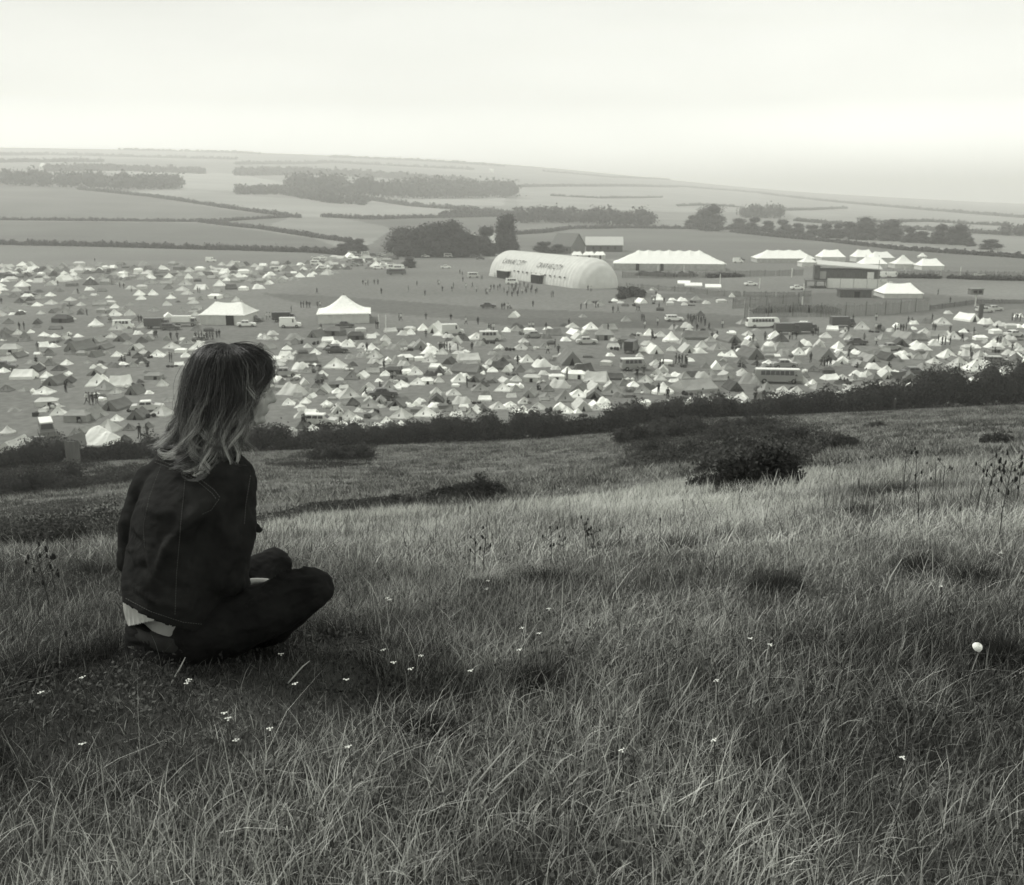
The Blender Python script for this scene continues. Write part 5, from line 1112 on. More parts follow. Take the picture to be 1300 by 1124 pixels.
# weeds with dark seed heads, each its own thing
MSTEM = mat('dry weed stem', .05, .9); MSEED = mat('dark seed head', .025, .95)
def weed(u, vb, hpx, br, lb, lean=.0, tone=None):
    p = at(u, vb); s = mpp(p); h = hpx*s; r = random.Random(int(u*7+vb)); root = empty('weed', p); tag(root, lb, 'weed')
    b = MB(); k = MB(); tw = .0011*(1+p.y/5); top = Vector((lean*h, 0, h)); pts = [Vector((0,0,-.02)), Vector((lean*h*.2, .01, h*.4)), top]; b.tube(pts, [tw*1.3, tw, tw*.7], 5)
    for i in range(br):
        t = r.uniform(.55, 1) if br > 1 else 1; q = pts[1].lerp(top, (t-.4)/.6); a = r.random()*6.28; l = h*r.uniform(.07,.2) if br > 1 else .001
        e = q+Vector((math.cos(a)*l, math.sin(a)*l, l*r.uniform(.5,1.2))); b.tube([q, e], tw*.6, 4)
        c = min(h*.04, .011)+.0010*p.y/3; V, Q, _ = core(e, (c*.6, c*.6, c*r.uniform(.9,1.7)), 1, 5, 6); k = MB(); k.add(V, [tuple(x) for x in Q]); k.build('seed_head', MSEED, root)
    b.build('stem', MSTEM, root)
for a in [(65,800,100,14,'tall dark branched weed left of the woman'),(70,765,40,5,'short weed beside the tall branched one'),(1268,690,110,16,'big branched weed with dark heads at the right edge'),(1250,660,72,9,'branched weed left of the big one at the right edge'),(1290,655,60,8,'branched weed cut by the right edge'),
 (1145,655,82,2,'thin tall weed on the brow, leftmost of the right group'),(1161,655,82,4,'thin weed with a dark cluster on top, brow right'),(1186,650,66,3,'weed with drooping dark heads on the brow'),(1196,648,58,3,'weed just right of the drooping one'),(1240,660,78,2,'single-headed weed rising against the far slope'),
 (603,735,64,6,'weed with a dark double head left of the centre brow'),(613,728,58,3,'thin weed beside the double-headed one'),(597,690,46,1,'single-headed thin weed against pale grass, centre'),(616,690,40,1,'second single-headed thin weed, centre'),(515,705,30,1,'short single weed on the pale band'),(457,712,22,1,'tiny dark-headed weed right of the knee'),
 (700,720,56,5,'many-headed weed on the centre brow'),(745,712,60,8,'dense many-headed weed right of centre brow'),(752,715,52,5,'weed leaning out of the dense one'),(715,715,50,3,'weed between the many-headed ones'),(838,705,54,1,'thin weed with a long dark head'),(785,700,34,2,'small weed right of the dense one'),(868,662,28,1,'weed with one dark head left of the spiky bush'),
 (480,712,16,1,'tiny weed beside the pale band'),(905,735,40,2,'little weed in the right-centre grass'),(1063,905,70,2,'dark thin weed in the lower right grass'),(86,960,60,3,'thin dark weed low at the left'),(78,930,120,2,'leaning dark stalk at the lower left')]: weed(a[0], a[1], a[2], a[3], a[4], lean=rnd.uniform(-.08,.12))
MSTRAW = mat('dry straw', .34, .8)
for i, (u, v, u2, v2, lb) in enumerate([(590,1012,653,938,'thick pale dry stalk lying towards the lower centre'),(600,1030,678,955,'pale stalk right of the thick one'),(540,1010,566,950,'pale stalk left of the thick one'),(855,905,885,850,'thin pale stalk in the centre right grass'),(697,1010,675,960,'short pale stalk in the lower centre'),
  (1128,725,1165,697,'pale stalk crossing another, upper right'),(1160,728,1152,695,'pale stalk crossed by another, upper right'),(1285,735,1255,695,'pale stalk leaning left at the right side'),(1275,760,1298,720,'pale stalk leaning right at the right side'),(165,885,130,802,'long pale stalk curving up left of the woman\'s hips'),
  (1000,905,1010,870,'short pale stalk in the lower right'),(1150,700,1128,735,'faint pale stalk below the brow'),(365,865,393,835,'pale blade before the woman\'s knee'),(215,870,235,832,'pale blade before the woman\'s hips')]):
    p = at(u, v); q = at(u2, v2); hh = .06+.1*(i % 3)/2; k = 1-hh/max(.5, -q.z)
    q = Vector((q.x*k, q.y*k, q.z*k)); b = MB(); m_ = (p+q)/2+Vector((.01,0,.015)); b.tube([Vector((0,0,0)), m_-p, q-p], [.0022,.0019,.0009], 6); tag(b.build('dry_stalk', MSTRAW, loc=p), lb, 'dry stalk')
# small white flowers
MPET = mat('white petals', .8, .6, trans=.1)
FLW = []
def flower(u, v, r_=.0056, n=5):
    p = at(u, v); hh = .10+.05*rnd.random(); k = 1-hh/max(.6, -p.z); c = Vector((p.x*k, p.y*k, p.z*k)); zg = float(ground(c.x, c.y)); sc_ = 1+c.y/9
    root = empty('white_flower', (c.x, c.y, zg)); root['category'] = 'flower'; h = c.z-zg; b = MB(); b.tube([(0,0,-.01),(.004,0,h*.5),(0,0,h)], .0009*sc_, 5); b.build('stem', MSTEM, root)
    f = MB()
    for i in range(n):
        a = i*2.4; d = r_*sc_*math.sqrt(i/n)*1.0; V, Q, _ = core((math.cos(a)*d, math.sin(a)*d, h+.003*rnd.random()), (r_*sc_*.5, r_*sc_*.5, r_*sc_*.22), 1, 5, 7); f.add(V, [tuple(x) for x in Q])
    f.build('flower_head', MPET, root); FLW.append((root, u, v, 'small white flower head'))
for s in "105,860 52,880 105,945 238,866 285,905 290,912 300,940 343,925 357,827 492,760 487,822 522,847 535,830 598,850 660,825 685,805 663,798 618,745 620,733 697,773 790,953 910,868 953,815 978,823 1146,966 907,942 1157,643 1135,635 1117,643 1200,657 1202,677 1207,634 1258,643 1292,594 1275,617 1260,626 1252,669 1271,702 1182,623 590,710 587,700 825,700 1030,640 443,948 440,860 495,762 240,862 1195,745 500,838 1147,648 1010,655 755,695 375,866".split(): flower(*map(float, s.split(',')))
_lm = LM; LM = [('the woman\'s hips',200,820),('the woman\'s knee',400,745),('the white ribbed cap',1241,822),('the big spiky bush',958,610),('the bottom left corner',20,1000),('the centre of the view',650,780),('the thick dry stalk',620,975),('the big branched weed',1268,640),('the dense many-headed weed',745,700),('the crossed dry stalks',1150,715),('the lower right grass',1100,950)]
label_all(FLW, 'small white flowers in the grass'); LM = _lm
# white ribbed cap lying on the grass
p = at(1241, 824); k = 1-.13/1.2; c = Vector((p.x*k, p.y*k, p.z*k)); b = MB(); n = 24
rings = [(.0, .0075), (.0035,.0062), (.0048,.0072), (.0065,.0058), (.008, .0066), (.0095,.0048), (.011, .0054), (.0125, .003), (.0138, .001), (.0146, -.004)]
vs = []
for r, z in rings[1:]:
    for i in range(n): vs.append(((r*(1+.03*(i % 2)*(r > .01)))*math.cos(2*math.pi*i/n), (r*(1+.03*(i % 2)*(r > .01)))*math.sin(2*math.pi*i/n), z))
vs.append((0,0,.0060)); fs = [(j*n+i, (j+1)*n+i, (j+1)*n+(i+1)%n, j*n+(i+1)%n) for j in range(8) for i in range(n)]+[(i, (i+1)%n, 9*n) for i in range(n)]
b.add(vs, fs); o = b.build('ribbed_cap', mat('white cap', .8, .5), loc=c); o.rotation_euler = (R(38), R(8), .3); o.scale = (.8, .8, 1.0); tag(o, 'round white ribbed cap lying on the grass at right', 'cap')
# ---------------- the seated woman ----------------
def ball(b, c, r, M=None, n1=14, n2=20):
    vs = []; c = Vector(c); r = r if hasattr(r, '__len__') else (r, r, r)
    for i in range(n1+1):
        for j in range(n2):
            th = math.pi*i/n1; ph = 2*math.pi*j/n2; q = Vector((r[0]*math.sin(th)*math.cos(ph), r[1]*math.sin(th)*math.sin(ph), r[2]*math.cos(th)))
            vs.append(c+(M @ q if M else q))
    b.add(vs, [(i*n2+j, (i+1)*n2+j, (i+1)*n2+(j+1)%n2, i*n2+(j+1)%n2) for i in range(n1) for j in range(n2)])
def chain(b, nodes):
    for (p, r) in nodes: ball(b, p, r, None, 10, 14)
    for (p, r), (q, s) in zip(nodes[:-1], nodes[1:]): b.tube([p, q], [r, s], 16)
def fuse(b, vox, smooth=6, name='tmp', f=.5):
    me = b.mesh('t', []); o = bpy.data.objects.new('t', me); COL.objects.link(o)
    m = o.modifiers.new('r', 'REMESH'); m.mode = 'VOXEL'; m.voxel_size = vox; m.use_smooth_shade = True
    if smooth: s = o.modifiers.new('s', 'SMOOTH'); s.iterations = smooth; s.factor = f
    r = bpy.data.meshes.new_from_object(o.evaluated_get(bpy.context.evaluated_depsgraph_get())); r.name = name; bpy.data.objects.remove(o); bpy.data.meshes.remove(me); return r
def loft(b, slices, n=40, pw=2.3):
    """torso of superelliptic slices: (u, v, Y, half width across shoulders, half depth, turn in degrees)"""
    vs = []
    for u, v, Y, a, d, tw in slices:
        c = pt(u, v, Y); t = R(tw); ax = Vector((math.cos(t), -math.sin(t), 0)); fw = Vector((math.sin(t), math.cos(t), 0))
        for k in range(n):
            ph = 2*math.pi*k/n; cs, sn = math.cos(ph), math.sin(ph)
            vs.append(c+ax*a*math.copysign(abs(cs)**(2/pw), cs)+fw*d*math.copysign(abs(sn)**(2/pw), sn))
    m = len(slices); b.add(vs, [(i*n+k, i*n+(k+1)%n, (i+1)*n+(k+1)%n, (i+1)*n+k) for i in range(m-1) for k in range(n)]+[tuple(range(n))[::-1], tuple((m-1)*n+k for k in range(n))])
def projuv(co):
    """photo coordinates of points (n, 3)"""
    x, Y, z = co[:,0], co[:,1], co[:,2]; dep = math.cos(PITCH)*Y-math.sin(PITCH)*z; up = math.sin(PITCH)*Y+math.cos(PITCH)*z
    return CX+F*x/dep, CY-F*up/dep
def coords(me): c = np.empty(len(me.vertices)*3, np.float32); me.vertices.foreach_get('co', c); return c.reshape(-1, 3).astype(float)
def normals(me): c = np.empty(len(me.vertices)*3, np.float32); me.vertices.foreach_get('normal', c); return c.reshape(-1, 3).astype(float)
def folds(me, lst):
    """press creases and raise folds along lines drawn on the cloth: (photo points, width m, height m)"""
    bv = BVHTree.FromPolygons([tuple(v.co) for v in me.vertices], [tuple(p.vertices) for p in me.polygons]); co = coords(me); no = normals(me); out = co.copy()
    for pts, w, a in lst:
        P_ = []
        for (u0, v0), (u1, v1) in zip(pts[:-1], pts[1:]):
            for t in np.linspace(0, 1, 9):
                d = pt(u0+(u1-u0)*t, v0+(v1-v0)*t, 1.0); h = bv.ray_cast(Vector((0,0,0)), d.normalized())
                if h[0]: P_.append(h[0])
        if not P_: continue
        P_ = np.array(P_); D = np.full(len(co), 9.); Fq = np.zeros(len(co))
        for i, q in enumerate(P_):
            dd = np.linalg.norm(co-q, axis=1); e = math.sin(math.pi*(i+.8)/(len(P_)+.6)); better = dd < D; D[better] = dd[better]; Fq[better] = e
        out += no*(a*Fq*np.exp(-(D/w)**2))[:, None]
    me.vertices.foreach_set('co', out.astype(np.float32).ravel()); me.update()
def wrinkle(me, amp, sc_, seed=0, st=(1,1,1)):
    co = coords(me); no = normals(me); c = co*sc_*np.array(st)
    n = fbm(c[:,0]+c[:,1]*.7+5, c[:,2]+c[:,1]*.5, 4, 50+seed)-.5
    me.vertices.foreach_set('co', (co+no*(n*amp)[:, None]).astype(np.float32).ravel()); me.update()
woman = empty('person', pt(240, 833, 2.6)); org = woman.location.copy()
tag(woman, 'long-haired woman in dark denim sitting cross-legged on the grass, seen from behind', 'person')
def wlink(name, me, parent=None):
    o = link(name, me, parent or woman); 
    if parent is None: o.location = -org
    return o
def hand(b, wrist, dirv, up, L=.17, curl=.3, side=1):
    """palm, four jointed fingers and a thumb from the side of the palm"""
    d = Vector(dirv).normalized(); upv = Vector(up); upv = (upv-d*upv.dot(d)).normalized(); sd = d.cross(upv)*side; w = Vector(wrist)
    for k in range(4):
        o_ = sd*(-.024+.016*k); b.tube([w+o_*.55, w+o_*.9+d*.04, w+o_+d*.085], [.012,.011,.0095], 10); ball(b, w+o_+d*.085, .0095, None, 8, 10); ball(b, w+o_*.55, .012, None, 8, 10)
    for k, fl in enumerate((.066,.078,.073,.058)):
        p = w+sd*(-.024+.016*k)+d*.083; r = .0078; c = curl*(1+.15*k); dd = d.copy(); nd = [(p, r)]
        for j, s in enumerate((.45,.32,.25)):
            a = c*(j+.6); dd = (d*math.cos(a)-upv*math.sin(a)+sd*(.05*(k-1.5))).normalized(); p = p+dd*fl*s; r *= .91; nd.append((p, r))
        chain(b, nd)
    t0 = w+sd*-.02+d*.025; t1 = t0-sd*.026+d*.026-upv*.008; t2 = t1-sd*.010+d*.027-upv*.008; t3 = t2+d*.022; chain(b, [(t0,.014),(t1,.0115),(t2,.0098),(t3,.0085)])
HC = pt(295, 491, 2.62); hf = Vector((.955, .30, -.10)).normalized(); hup = Vector((.10, .0, 1)); hup = (hup-hf*hup.dot(hf)).normalized(); hs = hf.cross(hup)   # head: forward, up, her right
HM = Matrix((hf, hs, hup)).transposed().to_3x3()
def H_(f, s, u): return HC+hf*f+hs*s+hup*u
# body: one continuous figure under the clothes
b = MB()
ball(b, H_(-.008,0,.015), (.096,.076,.092), HM); ball(b, H_(.03,0,-.03), (.064,.06,.078), HM); ball(b, H_(.052,0,-.082), (.032,.032,.026), HM)     # skull, face, chin
for s in (-1, 1):
    ball(b, H_(.055,s*.036,-.028), (.028,.022,.026), HM); b_j = [(H_(.0,s*.058,-.05),.02),(H_(.05,s*.028,-.085),.018)]; chain(b, b_j)           # cheek, jaw
    ball(b, H_(.078,s*.03,.004), (.016,.018,.008), HM); ball(b, H_(.002,s*.078,-.012), (.019,.007,.03), HM)                                   # brow, ear
chain(b, [(H_(.088,0,.006),.009),(H_(.100,0,-.012),.010),(H_(.108,0,-.030),.0115)]); ball(b, H_(.098,.010,-.034), .0085); ball(b, H_(.098,-.010,-.034), .0085)
ball(b, H_(.088,0,-.055), (.012,.021,.007), HM); ball(b, H_(.086,0,-.065), (.012,.019,.007), HM); ball(b, H_(.080,0,-.088), (.014,.016,.013), HM)  # lips, chin point
NB = pt(262, 578, 2.60)
chain(b, [(H_(-.035,0,-.06),.058),(H_(-.04,0,-.11),.052),(NB,.058)])
loft(b, [(255,600,2.58,.13,.075,50),(246,640,2.57,.14,.085,50),(238,700,2.57,.135,.09,50),(234,760,2.58,.145,.10,48),(234,800,2.59,.155,.11,45)])
RSH, REL, RWR = pt(294, 610, 2.47), pt(286, 726, 2.46), pt(304, 746, 2.64)
LSH, LEL, LWR = pt(196, 616, 2.68), pt(172, 708, 2.72), pt(236, 772, 2.84)
chain(b, [(RSH,.045),(REL,.036),(RWR,.024)]); chain(b, [(LSH,.045),(LEL,.036),(LWR,.024)])
hand(b, pt(278,747,2.62), pt(340,733,2.70)-pt(278,747,2.62), (0.0,.35,1), curl=.13, side=1); hand(b, LWR, (.35,.15,-.3), (0,0,1), curl=.35, side=-1)
RHP, RKN, RAN = pt(262, 803, 2.52), pt(393, 749, 2.50), pt(300, 812, 2.72)
LHP, LKN, LAN = pt(222, 798, 2.72), pt(346, 719, 2.96), pt(290, 795, 2.64)
chain(b, [(RHP,.075),(pt(320,782,2.49),.062),(RKN,.048),(pt(350,790,2.58),.04),(RAN,.034)]); chain(b, [(LHP,.072),(pt(290,752,2.85),.058),(LKN,.045),(pt(325,760,2.83),.038),(LAN,.034)])
for A_, dr in ((RAN, Vector((-.45,.5,-.3))), (LAN, Vector((-.5,-.2,-.35)))):
    chain(b, [(A_,.034),(A_+dr*.12,.03),(A_+dr*.22,.024)])
bm_ = fuse(b, .0045, 4, 'body')
MSK = mat('pale skin', .30, .55, noise=.08, nscale=30, bump=.0004, spec=.35, bscale=200); MSK.node_tree.nodes['Principled BSDF'].inputs['Subsurface Weight'].default_value = .0
bm_.materials.append(MSK); wlink('body', bm_)
ey = MB()
for s in (-1, 1): ball(ey, H_(.075,s*.031,-.012), .0125, HM)
wlink('eyes', ey.mesh('eyes', mat('eye', .3, .2)))
# jeans
b = MB()
loft(b, [(222,845,2.60,.150,.115,42),(226,825,2.60,.168,.130,42),(230,800,2.60,.166,.130,44),(231,782,2.60,.164,.127,46)], pw=2.4)
chain(b, [(pt(258,806,2.51),.092),(pt(320,782,2.49),.080),(RKN,.0625),(pt(396,747,2.5),.0605)])
chain(b, [(RKN,.060),(pt(350,790,2.58),.055),(RAN,.046)])
chain(b, [(LHP,.088),(pt(290,752,2.85),.075),(LKN,.058)]); chain(b, [(LKN,.057),(pt(325,760,2.83),.052),(LAN,.046)])
jm = fuse(b, .0045, 9, 'jeans'); wrinkle(jm, .018, 16, 3); wrinkle(jm, .006, 45, 6, (1,1,2))
folds(jm, [([(330,748),(362,727),(392,723)], .006, .010), ([(345,762),(372,748),(404,744)], .006, .008), ([(300,775),(350,752)], .008, .008), ([(340,754),(368,736),(402,733)], .006, .006), ([(350,728),(375,719),(396,721)], .004, .003), ([(318,765),(340,750)], .006, .004), ([(360,775),(395,765),(415,745)], .009,-.003),
           ([(325,705),(345,700)], .006,.003), ([(170,812),(210,818),(250,815)], .008,.005), ([(300,800),(340,795)], .008,.004), ([(175,826),(215,830)], .006,-.004)])
MJEAN = mat('dark jeans', .008, .92, noise=.6, nscale=14, bump=.0012, bscale=420, spec=.15); jm.materials.append(MJEAN); jo = wlink('jeans', jm)
# belt and shirt
b = MB(); loft(b, [(231,800,2.60,.166,.128,44),(231,790,2.60,.170,.132,46),(231,781,2.60,.168,.130,46)], n=60)
bl = fuse(b, .004, 3, 'waistband'); bl.materials.append(mat('waistband denim', .03, .9, noise=.3, nscale=30)); o = link('waistband', bl, jo)
b = MB(); loft(b, [(230,797,2.60,.150,.118,46),(230,785,2.60,.172,.134,46),(229,768,2.60,.176,.136,47),(229,748,2.60,.176,.136,48),(230,730,2.60,.168,.13,48)], n=60)
sm_ = fuse(b, .004, 3, 'shirt'); co = coords(sm_); no = normals(sm_); ang = np.arctan2(co[:,1]-2.6, co[:,0]+.84)
sm_.vertices.foreach_set('co', (co+no*(-.001+.0038*np.clip((796-projuv(co)[1])/20, 0, 1)*np.sin(ang*46+2*np.sin(co[:,2]*30)))[:, None]).astype(np.float32).ravel()); co = coords(sm_); uu, vv = projuv(co); bx_ = bmesh.new(); bx_.from_mesh(sm_); bx_.verts.ensure_lookup_table(); bmesh.ops.delete(bx_, geom=[bx_.verts[i] for i in np.nonzero(vv > np.interp(uu, [140,159,200,260], [788,797,788,785]))[0]], context='VERTS'); bx_.to_mesh(sm_); bx_.free()
sm_.materials.append(mat('white gathered shirt', .5, .85, noise=.08, nscale=60)); wlink('shirt', sm_)
# denim jacket
b = MB()
loft(b, [(232,812,2.58,.150,.118,46),(231,790,2.585,.176,.138,46),(230,765,2.585,.184,.146,47),(230,740,2.58,.186,.150,48),(235,700,2.575,.190,.145,50),(241,665,2.57,.190,.140,52),(246,632,2.565,.186,.130,52),(251,604,2.575,.170,.110,52),(256,588,2.585,.105,.080,52),(260,572,2.60,.07,.065,52)], pw=2.25)
chain(b, [(RSH,.066),(pt(292,672,2.46),.062),(REL,.058),(pt(297,742,2.56),.048),(pt(301,746,2.62),.036)])
chain(b, [(LSH,.062),(pt(181,660,2.70),.060),(LEL,.056),(pt(210,742,2.82),.046),(LWR,.036)])
chain(b, [(pt(290,650,2.72),.05),(pt(312,664,2.74),.03),(pt(331,673,2.745),.014)]); chain(b, [(RSH,.062),(pt(276,588,2.52),.058)]); chain(b, [(LSH,.058),(pt(228,590,2.63),.055)])
km = fuse(b, .005, 26, 'jacket', .6)
wrinkle(km, .022, 9, 1); wrinkle(km, .012, 24, 2); wrinkle(km, .0045, 60, 4, (1,1,.6))
folds(km, [([(268,634),(240,660),(215,695),(192,740)], .018, .022), ([(282,640),(258,672),(240,715),(228,760)], .02, -.02), ([(176,640),(200,652),(222,650)], .012, .007), ([(160,668),(178,690),(186,730)], .012,-.010),
           ([(205,600),(235,640),(238,670)], .014,-.006), ([(300,640),(285,668),(290,700)], .012,.007), ([(312,650),(305,690)], .010,-.006), ([(165,745),(200,765),(250,775)], .010,.006), ([(180,720),(215,748),(270,752)], .012,-.006),
           ([(196,585),(235,598),(272,618)], .004,.0025), ([(316,700),(295,715),(285,735)], .008,.006), ([(290,730),(305,722)], .006,-.005), ([(152,690),(168,700),(172,720)], .008,.006)])
co = coords(km); u_, v_ = projuv(co); hem = np.interp(u_, [120,145,154,166,178,197,235,320], [738,746,764,772,780,789,802,806])
bmx = bmesh.new(); bmx.from_mesh(km); bmx.verts.ensure_lookup_table()
cut = [bmx.verts[i] for i in np.nonzero((v_ > hem) & (co[:,1] < 3.2))[0]]; bmesh.ops.delete(bmx, geom=cut, context='VERTS'); bmx.to_mesh(km); bmx.free()
MJK = mat('dark denim jacket', .014, .95, noise=.55, nscale=16, bump=.0012, bscale=380, spec=.12); km.materials.append(MJK); ko = wlink('jacket', km)
sd_ = ko.modifiers.new('cloth', 'SOLIDIFY'); sd_.thickness = .004; sd_.offset = -1
kb = BVHTree.FromPolygons([tuple(v.co) for v in km.vertices], [tuple(p.vertices) for p in km.polygons])
MST = mat('seam stitching', .075, .9)
def seam(pts, r=.0011, off=.0004, name='seam', dash=True):
    b = MB(); P_ = []
    for (u0, v0), (u1, v1) in zip(pts[:-1], pts[1:]):
        n = max(3, int(math.hypot(u1-u0, v1-v0)/1.6))
        for t in np.linspace(0, 1, n, endpoint=False):
            h = kb.ray_cast(Vector((0,0,0)), pt(u0+(u1-u0)*t, v0+(v1-v0)*t, 1.0).normalized())
            if h[0]: P_.append(h[0]+h[1]*off)
    if len(P_) < 3: return
    for i in range(0, len(P_)-2, 2):
        if (P_[i+1]-P_[i]).length < .03: b.tube([P_[i], P_[i+1]], r, 5)
    b.build(name, MST, ko)
seam([(198,583),(222,592),(250,605),(272,622),(281,634)]); seam([(197,587),(221,596),(248,609),(269,626),(277,637)])
seam([(278,634),(268,648),(252,655)]); seam([(318,604),(312,640),(310,670)]); seam([(160,760),(190,776),(232,790),(290,796)]); seam([(205,590),(190,630),(182,668),(184,700)]); seam([(236,600),(230,660),(224,730),(222,785)])
# collar
b = MB(); n = 26
for i in range(n):
    a0 = math.pi*2*i/n; 
vs = []
for j, (rr, dz) in enumerate(((.070,-.005),(.076,.012),(.086,.022),(.098,.008),(.102,-.006))):
    for i in range(n+1):
        a = R(-100)+R(300)*i/n; c = pt(259, 573, 2.60); t = R(52); ax = Vector((math.cos(t), -math.sin(t), 0)); fw = Vector((math.sin(t), math.cos(t), -.25)); vs.append(c+(ax*math.sin(a)*rr-fw*math.cos(a)*rr*.9)+Vector((0,0,dz)))
b.add(vs, [(j*(n+1)+i, j*(n+1)+i+1, (j+1)*(n+1)+i+1, (j+1)*(n+1)+i) for j in range(4) for i in range(n)]); o = b.build('collar', MJK, ko, smooth=True); m = o.modifiers.new('t', 'SOLIDIFY'); m.thickness = .003
# shoes, half hidden under the legs
b = MB(); dr = Vector((-.45,.5,-.3)); chain(b, [(RAN+dr*.03,.042),(RAN+dr*.14,.038),(RAN+dr*.25,.03)]); wlink('shoe', fuse(b, .006, 3, 'shoe')).data.materials.append(MTYRE)
b = MB(); dr = Vector((-.5,-.2,-.35)); chain(b, [(LAN+dr*.03,.042),(LAN+dr*.14,.038),(LAN+dr*.22,.03)]); wlink('shoe', fuse(b, .006, 3, 'shoe')).data.materials.append(MTYRE)
# hair: a soft mass under several thousand separate strands
GD = [ # guides: photo u, v and distance from the head's middle (towards the camera is negative)
 [(285,441,.0),(264,446,.03),(247,468,.05),(238,510,.045),(226,545,.02),(208,560,.0),(196,566,-.01)],
 [(283,440,-.02),(262,449,-.05),(243,478,-.07),(236,518,-.078),(224,550,-.07),(203,564,-.05),(186,570,-.03)],
 [(283,440,-.03),(258,455,-.075),(244,490,-.10),(240,530,-.108),(232,560,-.10),(214,572,-.10),(199,566,-.09)],
 [(284,440,-.03),(264,456,-.085),(250,500,-.118),(246,545,-.128),(248,572,-.135),(233,588,-.145),(216,591,-.142)],
 [(285,440,-.03),(273,456,-.092),(262,500,-.126),(258,545,-.13),(262,574,-.145),(250,594,-.16),(236,592,-.16)],
 [(287,440,-.03),(283,456,-.094),(281,500,-.128),(276,548,-.13),(272,586,-.15),(278,607,-.165),(290,608,-.165)],
 [(289,440,-.03),(294,457,-.09),(302,494,-.120),(295,530,-.13),(284,572,-.145),(288,600,-.16),(300,590,-.16)],
 [(291,441,-.03),(304,456,-.082),(314,484,-.104),(308,518,-.118),(300,556,-.13),(296,582,-.145),(303,592,-.15)],
 [(293,441,-.03),(312,456,-.072),(324,474,-.092),(314,504,-.108),(305,535,-.118),(306,562,-.12),(320,578,-.11)],
 [(296,441,-.02),(318,451,-.05),(331,464,-.06),(325,487,-.085),(309,512,-.106),(304,542,-.112),(307,572,-.11)],
 [(297,440,.0),(320,447,-.02),(334,459,-.03),(336,473,-.035),(330,486,-.06),(311,505,-.095),(302,532,-.105)],
 [(297,440,.02),(318,446,.03),(333,458,.04),(336,472,.06),(330,490,.09),(310,530,.11),(300,560,.11)],
 [(288,441,.03),(292,452,.08),(296,480,.11),(294,520,.12),(288,555,.12),(280,580,.12),(274,595,.11)],
 [(282,441,.02),(262,452,.07),(252,485,.09),(246,525,.09),(238,555,.08),(230,570,.06),(222,578,.05)],
]
HH = np.array(pt(289, 492, 2.62))
G3 = [np.array([tuple(pt(u, v, 2.62+d)) for u, v, d in gl]) for gl in GD]
def resamp(P_, n):
    t = np.linspace(0, len(P_)-1, n); i = np.clip(t.astype(int), 0, len(P_)-2); f = (t-i)[:, None]
    p0 = P_[np.maximum(i-1, 0)]; p1 = P_[i]; p2 = P_[i+1]; p3 = P_[np.minimum(i+2, len(P_)-1)]
    return .5*((2*p1)+(-p0+p2)*f+(2*p0-5*p1+4*p2-p3)*f**2+(-p0+3*p1-3*p2+p3)*f**3)
b = MB(); ball(b, H_(-.026,0,.014), (.092,.080,.086), HM)
for gk, Gg in enumerate(G3):
    q = resamp(Gg, 14); c0 = HH; nd = []
    for i, p in enumerate(q[:11]):
        inn = (c0-p); inn[2] *= .3; inn /= np.linalg.norm(inn); nd.append((Vector(p+inn*.026), (.018 if i < 9 else .012)*(.6 if gk in (9,10,11) else 1)))
    chain(b, nd[1:])
hm_ = fuse(b, .006, 8, 'hair_mass'); hV = coords(hm_)
hF = np.array([tuple(p.vertices) for p in hm_.polygons if len(p.vertices) == 4])
NS = 26; Vs = [hV]; Fs = [hF]; zt = hV[:,2]; lo_, hi_ = float(pt(280,600,2.5).z), float(pt(280,440,2.6).z)
Cs = [.012+.03*np.clip((hi_-zt)/(hi_-lo_), 0, 1)]; off = len(hV)
hr = np.random.default_rng(4); tt = np.linspace(0, 1, NS)
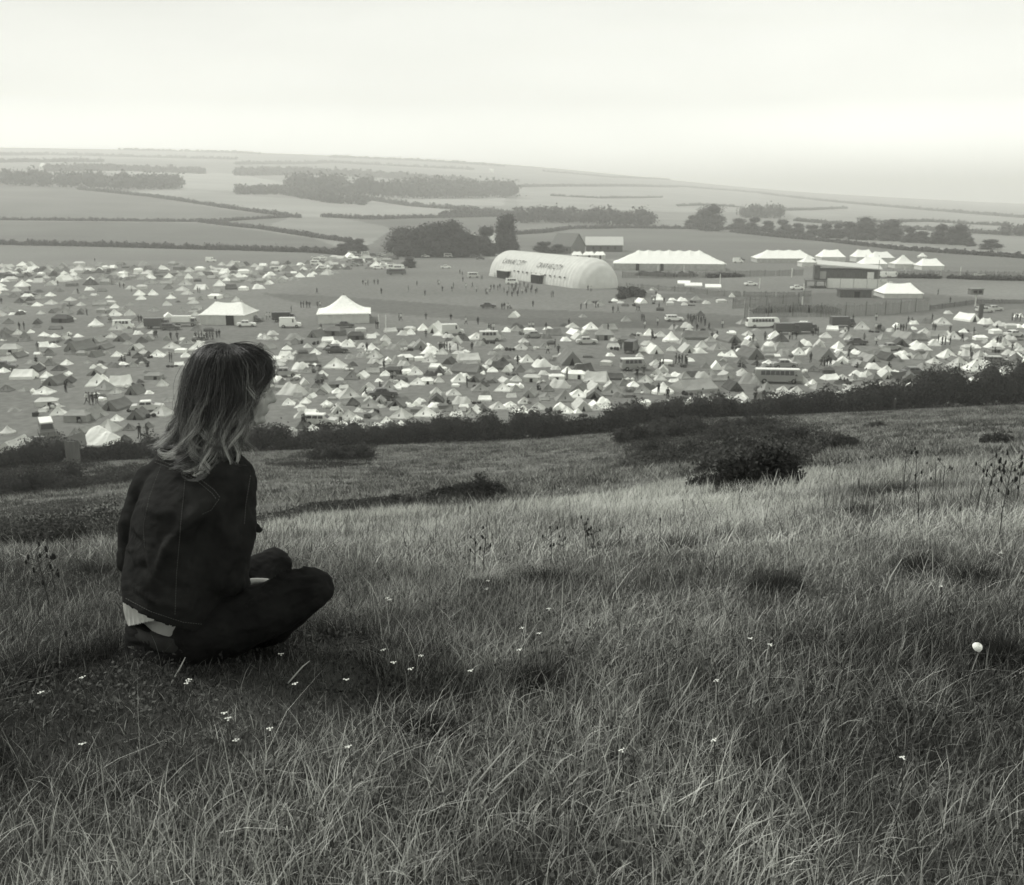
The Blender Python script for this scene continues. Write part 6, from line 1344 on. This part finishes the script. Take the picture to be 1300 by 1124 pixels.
for cl in range(300):
    gi = hr.integers(len(G3)); w = hr.random(); A_ = resamp(G3[gi], NS); B_ = resamp(G3[(gi+1) % len(G3)], NS); C0 = A_*(1-w)+B_*w
    if gi == 10 and w > .4: continue
    cv = C0-HH; cn = cv/np.linalg.norm(cv, axis=1)[:, None]
    cut_ = .62+.42*hr.random()**.7; tq = tt*min(1, cut_); C0 = np.stack([np.interp(tq, tt, C0[:, k]) for k in range(3)], 1)
    fr = 1.5+2.5*hr.random(); ph = hr.random(3)*6.28; am = .007+.017*hr.random()
    fr = fr*.75
    wave = np.stack([np.sin(tt*fr*6.28+ph[0]), np.sin(tt*fr*5+ph[1]), .4*np.sin(tt*fr*6.28+ph[2])], 1)*(am*(tt**1.2)*(1+.9*tt))[:, None]
    C0 = C0+wave+cn*(-.004+hr.random()*.014)*np.minimum(1, tt*5)[:, None]
    ctone = hr.random()
    for s in range(24):
        o3 = hr.normal(size=3)*.0042; spread = ((.7+1.1*np.sin(np.pi*np.minimum(tt*1.1, 1)))*(1-.7*tt**3))[:, None]
        S_ = C0+o3*spread+(hr.normal(size=3)*.0016)*np.sin(tt*9+hr.random()*6)[:, None]
        if hr.random() < .09: S_ = S_+cn*(.012*np.sin(np.pi*tt))[:, None]*hr.random()*1.6
        S_ = S_[:max(8, int(NS*(.86+.14*hr.random())))]; m = len(S_); t_ = np.linspace(0, 1, m)
        d = np.gradient(S_, axis=0); d /= np.linalg.norm(d, axis=1)[:, None]; a = np.cross(d, np.array([.2,-1,.1])); a /= np.linalg.norm(a, axis=1)[:, None]; bb = np.cross(d, a)
        rr = (.00043*(1-.75*t_**3)*(.7+.6*hr.random()))[:, None]
        ring = np.stack([S_+a*rr, S_-a*rr*.5+bb*rr*.87, S_-a*rr*.5-bb*rr*.87], 1).reshape(-1, 3)
        i0 = off+np.arange(m-1)[:, None]*3
        q = np.concatenate([i0+np.array([[k, (k+1) % 3, (k+1) % 3+3, k+3]]) for k in range(3)], 1).reshape(-1, 4)
        base = (.010+.035*hr.random()**2)*(.3+1.4*((ctone*7.3)%1)); tip = (.03+.62*ctone**2.3)*(.8+.4*hr.random()); frn = (.6 if gi in (9,10) else 1.25 if gi in (4,5,6,7,8) else .75)
        c = base+(tip*frn-base)*np.clip((t_-.34)/.55, 0, 1)**1.4; Vs.append(ring); Fs.append(q); Cs.append(np.repeat(c, 3)); off += len(ring)
for s in range(420):      # flyaways
    gi = hr.integers(len(G3)); w = hr.random(); S_ = resamp(G3[gi], NS)*(1-w)+resamp(G3[(gi+1) % len(G3)], NS)*w
    cv = S_-HH; cn = cv/np.linalg.norm(cv, axis=1)[:, None]; ph = hr.random(3)*6.28
    S_ = S_+cn*((.004+.016*hr.random()**2)*np.sin(np.pi*np.minimum(1, tt*1.3)**.8))[:, None]+np.stack([np.sin(tt*8+ph[0]), np.sin(tt*7+ph[1]), np.sin(tt*6+ph[2])], 1)*(.009*tt)[:, None]
    S_ = S_[:int(NS*(.6+.4*hr.random()))]; m = len(S_); t_ = np.linspace(0, 1, m); d = np.gradient(S_, axis=0); d /= np.linalg.norm(d, axis=1)[:, None]; a = np.cross(d, np.array([.2,-1,.1])); a /= np.linalg.norm(a, axis=1)[:, None]; bb = np.cross(d, a)
    ring = np.stack([S_+a*.00035, S_-a*.0002+bb*.0003, S_-a*.0002-bb*.0003], 1).reshape(-1, 3); i0 = off+np.arange(m-1)[:, None]*3
    Vs.append(ring); Fs.append(np.concatenate([i0+np.array([[k, (k+1) % 3, (k+1) % 3+3, k+3]]) for k in range(3)], 1).reshape(-1, 4)); Cs.append(np.repeat(.08+.3*t_, 3)); off += len(ring)
MH = mat('hair strands', .1, .42, attr='Col', spec=.4)
hme = npmesh('hair', np.concatenate(Vs), np.concatenate(Fs), col=np.concatenate(Cs), mats=MH, smooth=True); wlink('hair', hme)
